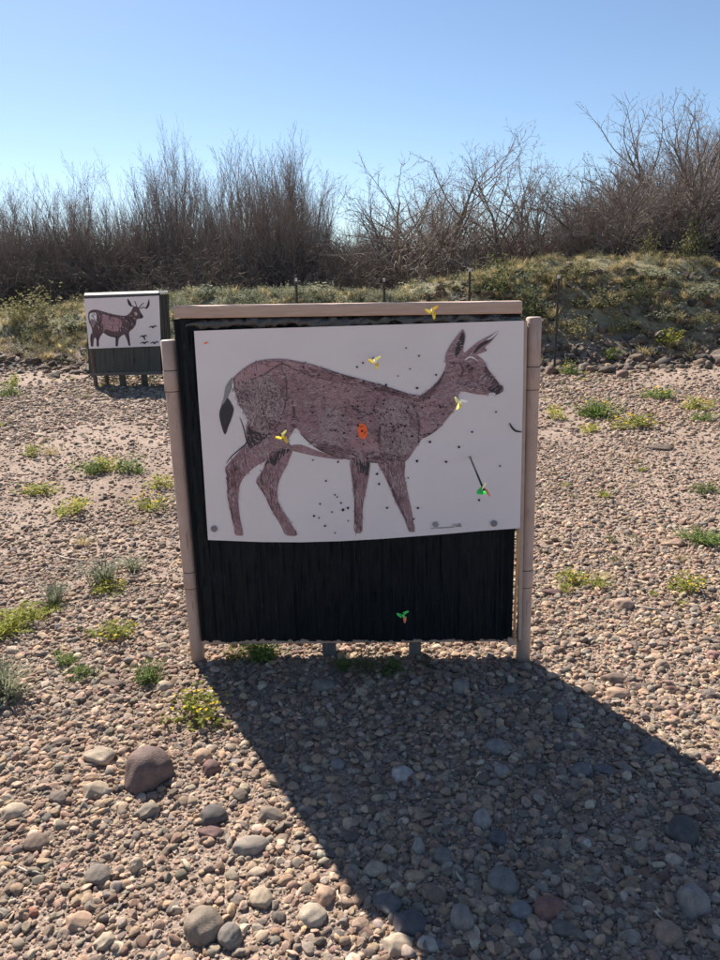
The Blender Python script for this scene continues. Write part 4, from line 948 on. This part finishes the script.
# ------------------------------------------------------------------ bare trees
def bark(name, c1, c2): return simple(name, c1, c2, 3, .9, .3, .01, .1)
M_BARK = bark('grey_bark', (.145, .115, .095), (.24, .195, .165)); M_TWIG = bark('grey_twigs', (.225, .19, .172), (.35, .305, .28)); M_REDTW = bark('reddish_twigs', (.20, .135, .12), (.31, .22, .195)); M_DKTW = bark('dark_twigs', (.15, .12, .10), (.24, .195, .17))
def tree_mesh(seed, kind):
    r = random.Random(seed); segs = [[], []]; R3 = lambda s: Vector((r.gauss(0, s), r.gauss(0, s), r.gauss(0, s)))
    def grow(p, d, L, rad, lev, P):
        n = max(3, int(L / P['seg'][lev])); st = L / n; rr = rad
        for i in range(n):
            t = (i + 1) / n; r1 = rad * (1 - t * (.75 if lev < P['max'] else .6))
            d = (d + R3(P['wob'][lev]) + Vector((0, 0, P['up'][lev])) * (st)).normalized(); q = p + d * st
            segs[0 if lev <= P['trunk'] else 1].append((p, q, rr, r1)); p = q; rr = r1
            if lev < P['max'] and t > P['start'][lev]:
                k = P['kids'][lev]; m = int(k) + (1 if r.random() < k - int(k) else 0)
                for _ in range(m):
                    a = r.uniform(0, 6.283); o = d.orthogonal().normalized(); o.rotate(__import__('mathutils').Quaternion(d, a))
                    ang = r.uniform(*P['ang'][lev]); dd = (d * math.cos(ang) + o * math.sin(ang)).normalized()
                    grow(p, dd, L * r.uniform(*P['len'][lev]) * (1.15 - .6 * t), max(r1 * .62, P['rmin']), lev + 1, P)
    if kind == 'willow':
        P = dict(seg=[.35, .22, .16, .14], wob=[.05, .06, .07, .08], up=[.10, .25, .3, .2], max=3, trunk=1, start=[.18, .15, .1], kids=[1.7, 1.15, .8], ang=[(.2, .6), (.25, .7), (.3, .8)], len=[(.28, .5), (.35, .6), (.3, .55)], rmin=.0045)
        for s in range(r.randint(7, 9)):
            a = r.uniform(0, 6.283); le = r.uniform(.03, .28); grow(Vector((r.gauss(0, .16), r.gauss(0, .16), 0)), Vector((math.cos(a) * le, math.sin(a) * le, 1)).normalized(), r.uniform(.6, 1) * 4.6, r.uniform(.025, .045), 0, P)
    elif kind == 'spread':
        P = dict(seg=[.3, .25, .2, .13], wob=[.13, .15, .15, .15], up=[.05, .08, .1, .1], max=3, trunk=1, start=[.25, .2, .15], kids=[1.5, 1.7, 1.4], ang=[(.4, .9), (.4, 1.0), (.4, 1.0)], len=[(.45, .7), (.35, .6), (.3, .5)], rmin=.0045)
        for s in range(4):
            a = s * 1.57 + r.uniform(-.5, .5); le = r.uniform(.4, 1.0); grow(Vector((r.gauss(0, .08), r.gauss(0, .08), 0)), Vector((math.cos(a) * le, math.sin(a) * le * .6, 1)).normalized(), r.uniform(.75, 1) * 3.9, .075, 0, P)
    elif kind == 'arch':
        P = dict(seg=[.35, .25, .18, .14], wob=[.09, .11, .12, .12], up=[-.03, .02, .06, .05], max=3, trunk=1, start=[.15, .1, .1], kids=[2.3, 1.7, 1.25], ang=[(.3, .8), (.3, .9), (.3, .9)], len=[(.35, .6), (.35, .6), (.3, .55)], rmin=.0045)
        for s in range(6):
            a = s * 1.05 + r.uniform(-.4, .4); le = r.uniform(.25, .95); grow(Vector((r.gauss(0, .15), r.gauss(0, .15), 0)), Vector((math.cos(a) * le, math.sin(a) * le, 1)).normalized(), r.uniform(.7, 1) * 4.3, .07, 0, P)
    else:  # brush: a low tangle
        P = dict(seg=[.2, .15, .12], wob=[.14, .18, .2], up=[.1, .1, .1], max=2, trunk=0, start=[.1, .1], kids=[2.4, 1.7], ang=[(.4, 1.1), (.4, 1.2)], len=[(.35, .6), (.3, .55)], rmin=.005)
        for s in range(17):
            a = r.uniform(0, 6.283); le = r.uniform(.1, 1.0); grow(Vector((r.gauss(0, .5), r.gauss(0, .5), 0)), Vector((math.cos(a) * le, math.sin(a) * le, 1)).normalized(), r.uniform(.5, 1) * 1.9, .016, 0, P)
    out = []
    for gi, g in enumerate(segs):
        k = 5 if gi == 0 and kind != 'brush' else 3
        A = np.array([s[0] for s in g]); B = np.array([s[1] for s in g]); r0 = np.array([s[2] for s in g]); r1 = np.array([s[3] for s in g])
        D = B - A; D /= np.linalg.norm(D, axis=1)[:, None] + 1e-9; ref = np.where(np.abs(D[:, 2:3]) < .9, [[0, 0, 1.]], [[1., 0, 0]]); U = np.cross(D, ref); U /= np.linalg.norm(U, axis=1)[:, None]; W = np.cross(D, U)
        th = np.arange(k) * 2 * math.pi / k; ring = U[:, None] * np.cos(th)[None, :, None] + W[:, None] * np.sin(th)[None, :, None]
        V = np.concatenate([A[:, None] + ring * r0[:, None, None], B[:, None] + ring * r1[:, None, None]], 1).reshape(-1, 3)
        b = np.arange(len(g))[:, None] * 2 * k; Fq = np.concatenate([np.stack([b[:, 0] + j, b[:, 0] + (j + 1) % k, b[:, 0] + k + (j + 1) % k, b[:, 0] + k + j], 1) for j in range(k)])
        out.append((V, Fq))
    return out
def protos(kind, seeds, mt, mw, name):
    L = []
    for s in seeds:
        (V0, F0), (V1, F1) = tree_mesh(s, kind); H = float(np.percentile(V1[:, 2], 99.7)); W = float(np.percentile(np.abs(V1[:, 0]), 98))
        L.append((np_mesh('trunk', V0, F0, mt, kind != 'brush'), np_mesh('twigs', V1, F1, mw), H, W, name))
        print(kind, len(F0), len(F1), H, W)
    return L
WIL = protos('willow', (301, 302, 303, 304, 305), M_BARK, M_TWIG, 'bare_willow'); SPR = protos('spread', (311, 312), M_BARK, M_TWIG, 'bare_tree')
ARC = protos('arch', (321, 322), M_BARK, M_TWIG, 'bare_tree'); BRU = protos('brush', (331, 332, 333), M_DKTW, M_DKTW, 'brush_bush'); RBR = protos('brush', (341, 342), M_REDTW, M_REDTW, 'brush_bush')
def tree(u, vtop, y, pr, label, cat='tree', group=None, ws=1.0, rz=None, H=None):
    p = hit_y(u, vtop, y); zb = G(p.x, y) - .05; h = (p.z - zb) if H is None else H
    e = empty(pr[4], (p.x, y, zb), rnd.uniform(0, 6.28) if rz is None else rz); props(e, label, cat, group)
    s = h / pr[2]; e.scale = (s * ws, s * ws, s)
    link('trunk', pr[0], e); link('twigs', pr[1], e); return e
SILV = ([0, 30, 60, 100, 125, 140, 160, 178, 200, 215, 245, 270, 300, 312, 340, 360, 400, 440, 480, 520, 560, 590, 620, 650, 690, 720, 800], [175, 190, 165, 200, 158, 190, 125, 165, 180, 145, 150, 135, 145, 185, 200, 205, 200, 195, 200, 190, 190, 195, 178, 160, 120, 95, 80])
sil = lambda u: float(np.interp(u, *SILV))
LM = [(160, 118, 18.5, 'tallest bare willow, its thin spire above the distant target'), (127, 150, 19, 'slim bare willow just left of the tallest one'), (218, 142, 18, 'bare willow behind the left half of the beam'), (243, 138, 18.6, 'dense tall bare willow left of the middle of the thicket'), (276, 128, 18.2, 'tall fan-shaped bare willow over the beam'), (303, 138, 18.8, 'bare willow at the right end of the tall clump'), (60, 160, 18.6, 'bare willow near the left edge with leaning stems'), (8, 168, 18, 'bare willow cut by the left edge of the photo'), (95, 190, 18.2, 'short bare willow left of the distant target'), (30, 185, 18.9, 'short bare willow, second from the left edge')]
for i, (u, v, y, lb) in enumerate(LM): tree(u, v, y + 2.6, WIL[i % 5], lb, 'willow', ws=.55 if u in (160, 127) else .85)
tree(438, 142, 19.8, SPR[0], 'open spreading bare tree with crooked limbs right of the middle', 'tree', ws=1.15)
tree(392, 172, 20.4, SPR[1], 'low leaning bare tree left of the open spreading one', 'tree', ws=1.2)
tree(505, 142, 20, SPR[1], 'spreading bare tree above the right end of the beam', 'tree', ws=1.0, rz=2)
tree(550, 172, 20.6, SPR[0], 'small bare tree left of the big right-hand trees', 'tree', ws=1.0, rz=4)
for (u, v, y, k, lb) in ((618, 180, 19.2, 0, 'lowest of the arching bare trees climbing to the right edge'), (655, 150, 19.2, 1, 'arching bare tree in the middle of the right-hand group'), (692, 112, 19.4, 0, 'high arching bare tree near the right edge'), (734, 74, 19.6, 1, 'tallest arching bare tree, cut by the right edge'), (636, 166, 20, 1, 'slender arching bare tree between the lowest and the middle ones of the right-hand group'), (676, 128, 20.4, 0, 'arching bare tree behind the middle of the right-hand group'), (712, 94, 20.6, 0, 'arching bare tree behind the tallest one at the right edge'), (598, 190, 20, 1, 'small arching bare tree starting the right-hand group'), (790, 70, 18.6, 0, 'arching bare tree just outside the right edge')):
    if u < 760: tree(u, v, y, ARC[k], lb, 'tree', ws=1.15)
u = -40
i = 0
while u < 770:
    for row, (y, dv) in enumerate(((22.4, -2), (24.5, 12), (27, 18))):
        uu = u + rnd.uniform(-9, 9); base = sil(max(0, uu)) + dv + rnd.uniform(-4, 26)
        right = uu > 570
        pr0 = rnd.choice(ARC) if right and row == 0 else rnd.choice(WIL)
        tree(uu, base, y + rnd.uniform(-.7, .7), pr0, ['bare thin-stemmed tree in the front of the thicket behind the bank', 'bare thin-stemmed tree deep in the thicket', 'bare thin-stemmed tree at the back of the thicket'][row], 'tree', ['thicket trees in front', 'thicket trees in the middle', 'thicket trees at the back'][row], ws=rnd.uniform(.7, 1.0))
    u += 21
u = -30
while u < 760:
    for row, y in enumerate((20.6, 22.6, 24.6)):
        uu = u + rnd.uniform(-8, 8); red = uu > 560
        v = 238 + rnd.uniform(-10, 16) - (22 if uu > 620 else 0) - row * 4
        tree(uu, v, y + rnd.uniform(-.4, .4), rnd.choice(RBR if red and row < 2 else BRU), 'reddish-brown tangled brush under the right-hand trees' if red and row < 2 else 'dark tangled brush at the foot of the thicket', 'brush', 'reddish brush at right' if red and row < 2 else 'dark brush along the thicket', ws=rnd.uniform(1.0, 1.3))
    u += 25
for (u, v, lb) in ((652, 222, 'yellow-green leafy clump low in the right-hand trees'), (690, 225, 'yellow-green leafy clump close to the right edge'), (20, 300, 'green bush before the thicket at the far left'), (700, 200, 'dark green leafy clump high in the right-hand trees')):
    p = hit_y(u, v, 17.1); zb = G(p.x, 17.1); e = empty('bush', (p.x, 17.1, zb)); props(e, lb, 'bush'); h = p.z - zb + .2
    o = link('leaves', LEAFY['o' if 'yellow' in lb else 'o' if 'far left' in lb else 'k'][0], e); o.scale = (.6, .6, h / 1.05)

# ------------------------------------------------------------------ light
SAZ = R(29.5); SEL = R(41.9)
sd = Vector((-math.sin(SAZ) * math.cos(SEL), math.cos(SAZ) * math.cos(SEL), math.sin(SEL)))
sl = bpy.data.lights.new('sun', 'SUN'); sl.energy = 5.0; sl.angle = R(.53); sl.color = (1, .925, .83)
so = bpy.data.objects.new('sun', sl); COL.objects.link(so); so.rotation_euler = sd.to_track_quat('Z', 'Y').to_euler()
w = bpy.data.worlds.new('World'); scene.world = w; w.use_nodes = True; nt = w.node_tree
sky = nt.nodes.new('ShaderNodeTexSky'); sky.sky_type = 'NISHITA'; sky.sun_disc = False; sky.sun_elevation = SEL; sky.sun_rotation = -SAZ
sky.altitude = 900; sky.air_density = 1.0; sky.dust_density = .4; sky.ozone_density = 2.6
bg = nt.nodes['Background']; bg.inputs[1].default_value = .063; nt.links.new(sky.outputs[0], bg.inputs[0])
scene.view_settings.view_transform = 'Standard'; scene.view_settings.look = 'None'; scene.view_settings.exposure = 1.12; scene.view_settings.gamma = 1; scene.view_settings.use_curve_mapping = False
scene.cycles.max_bounces = 6
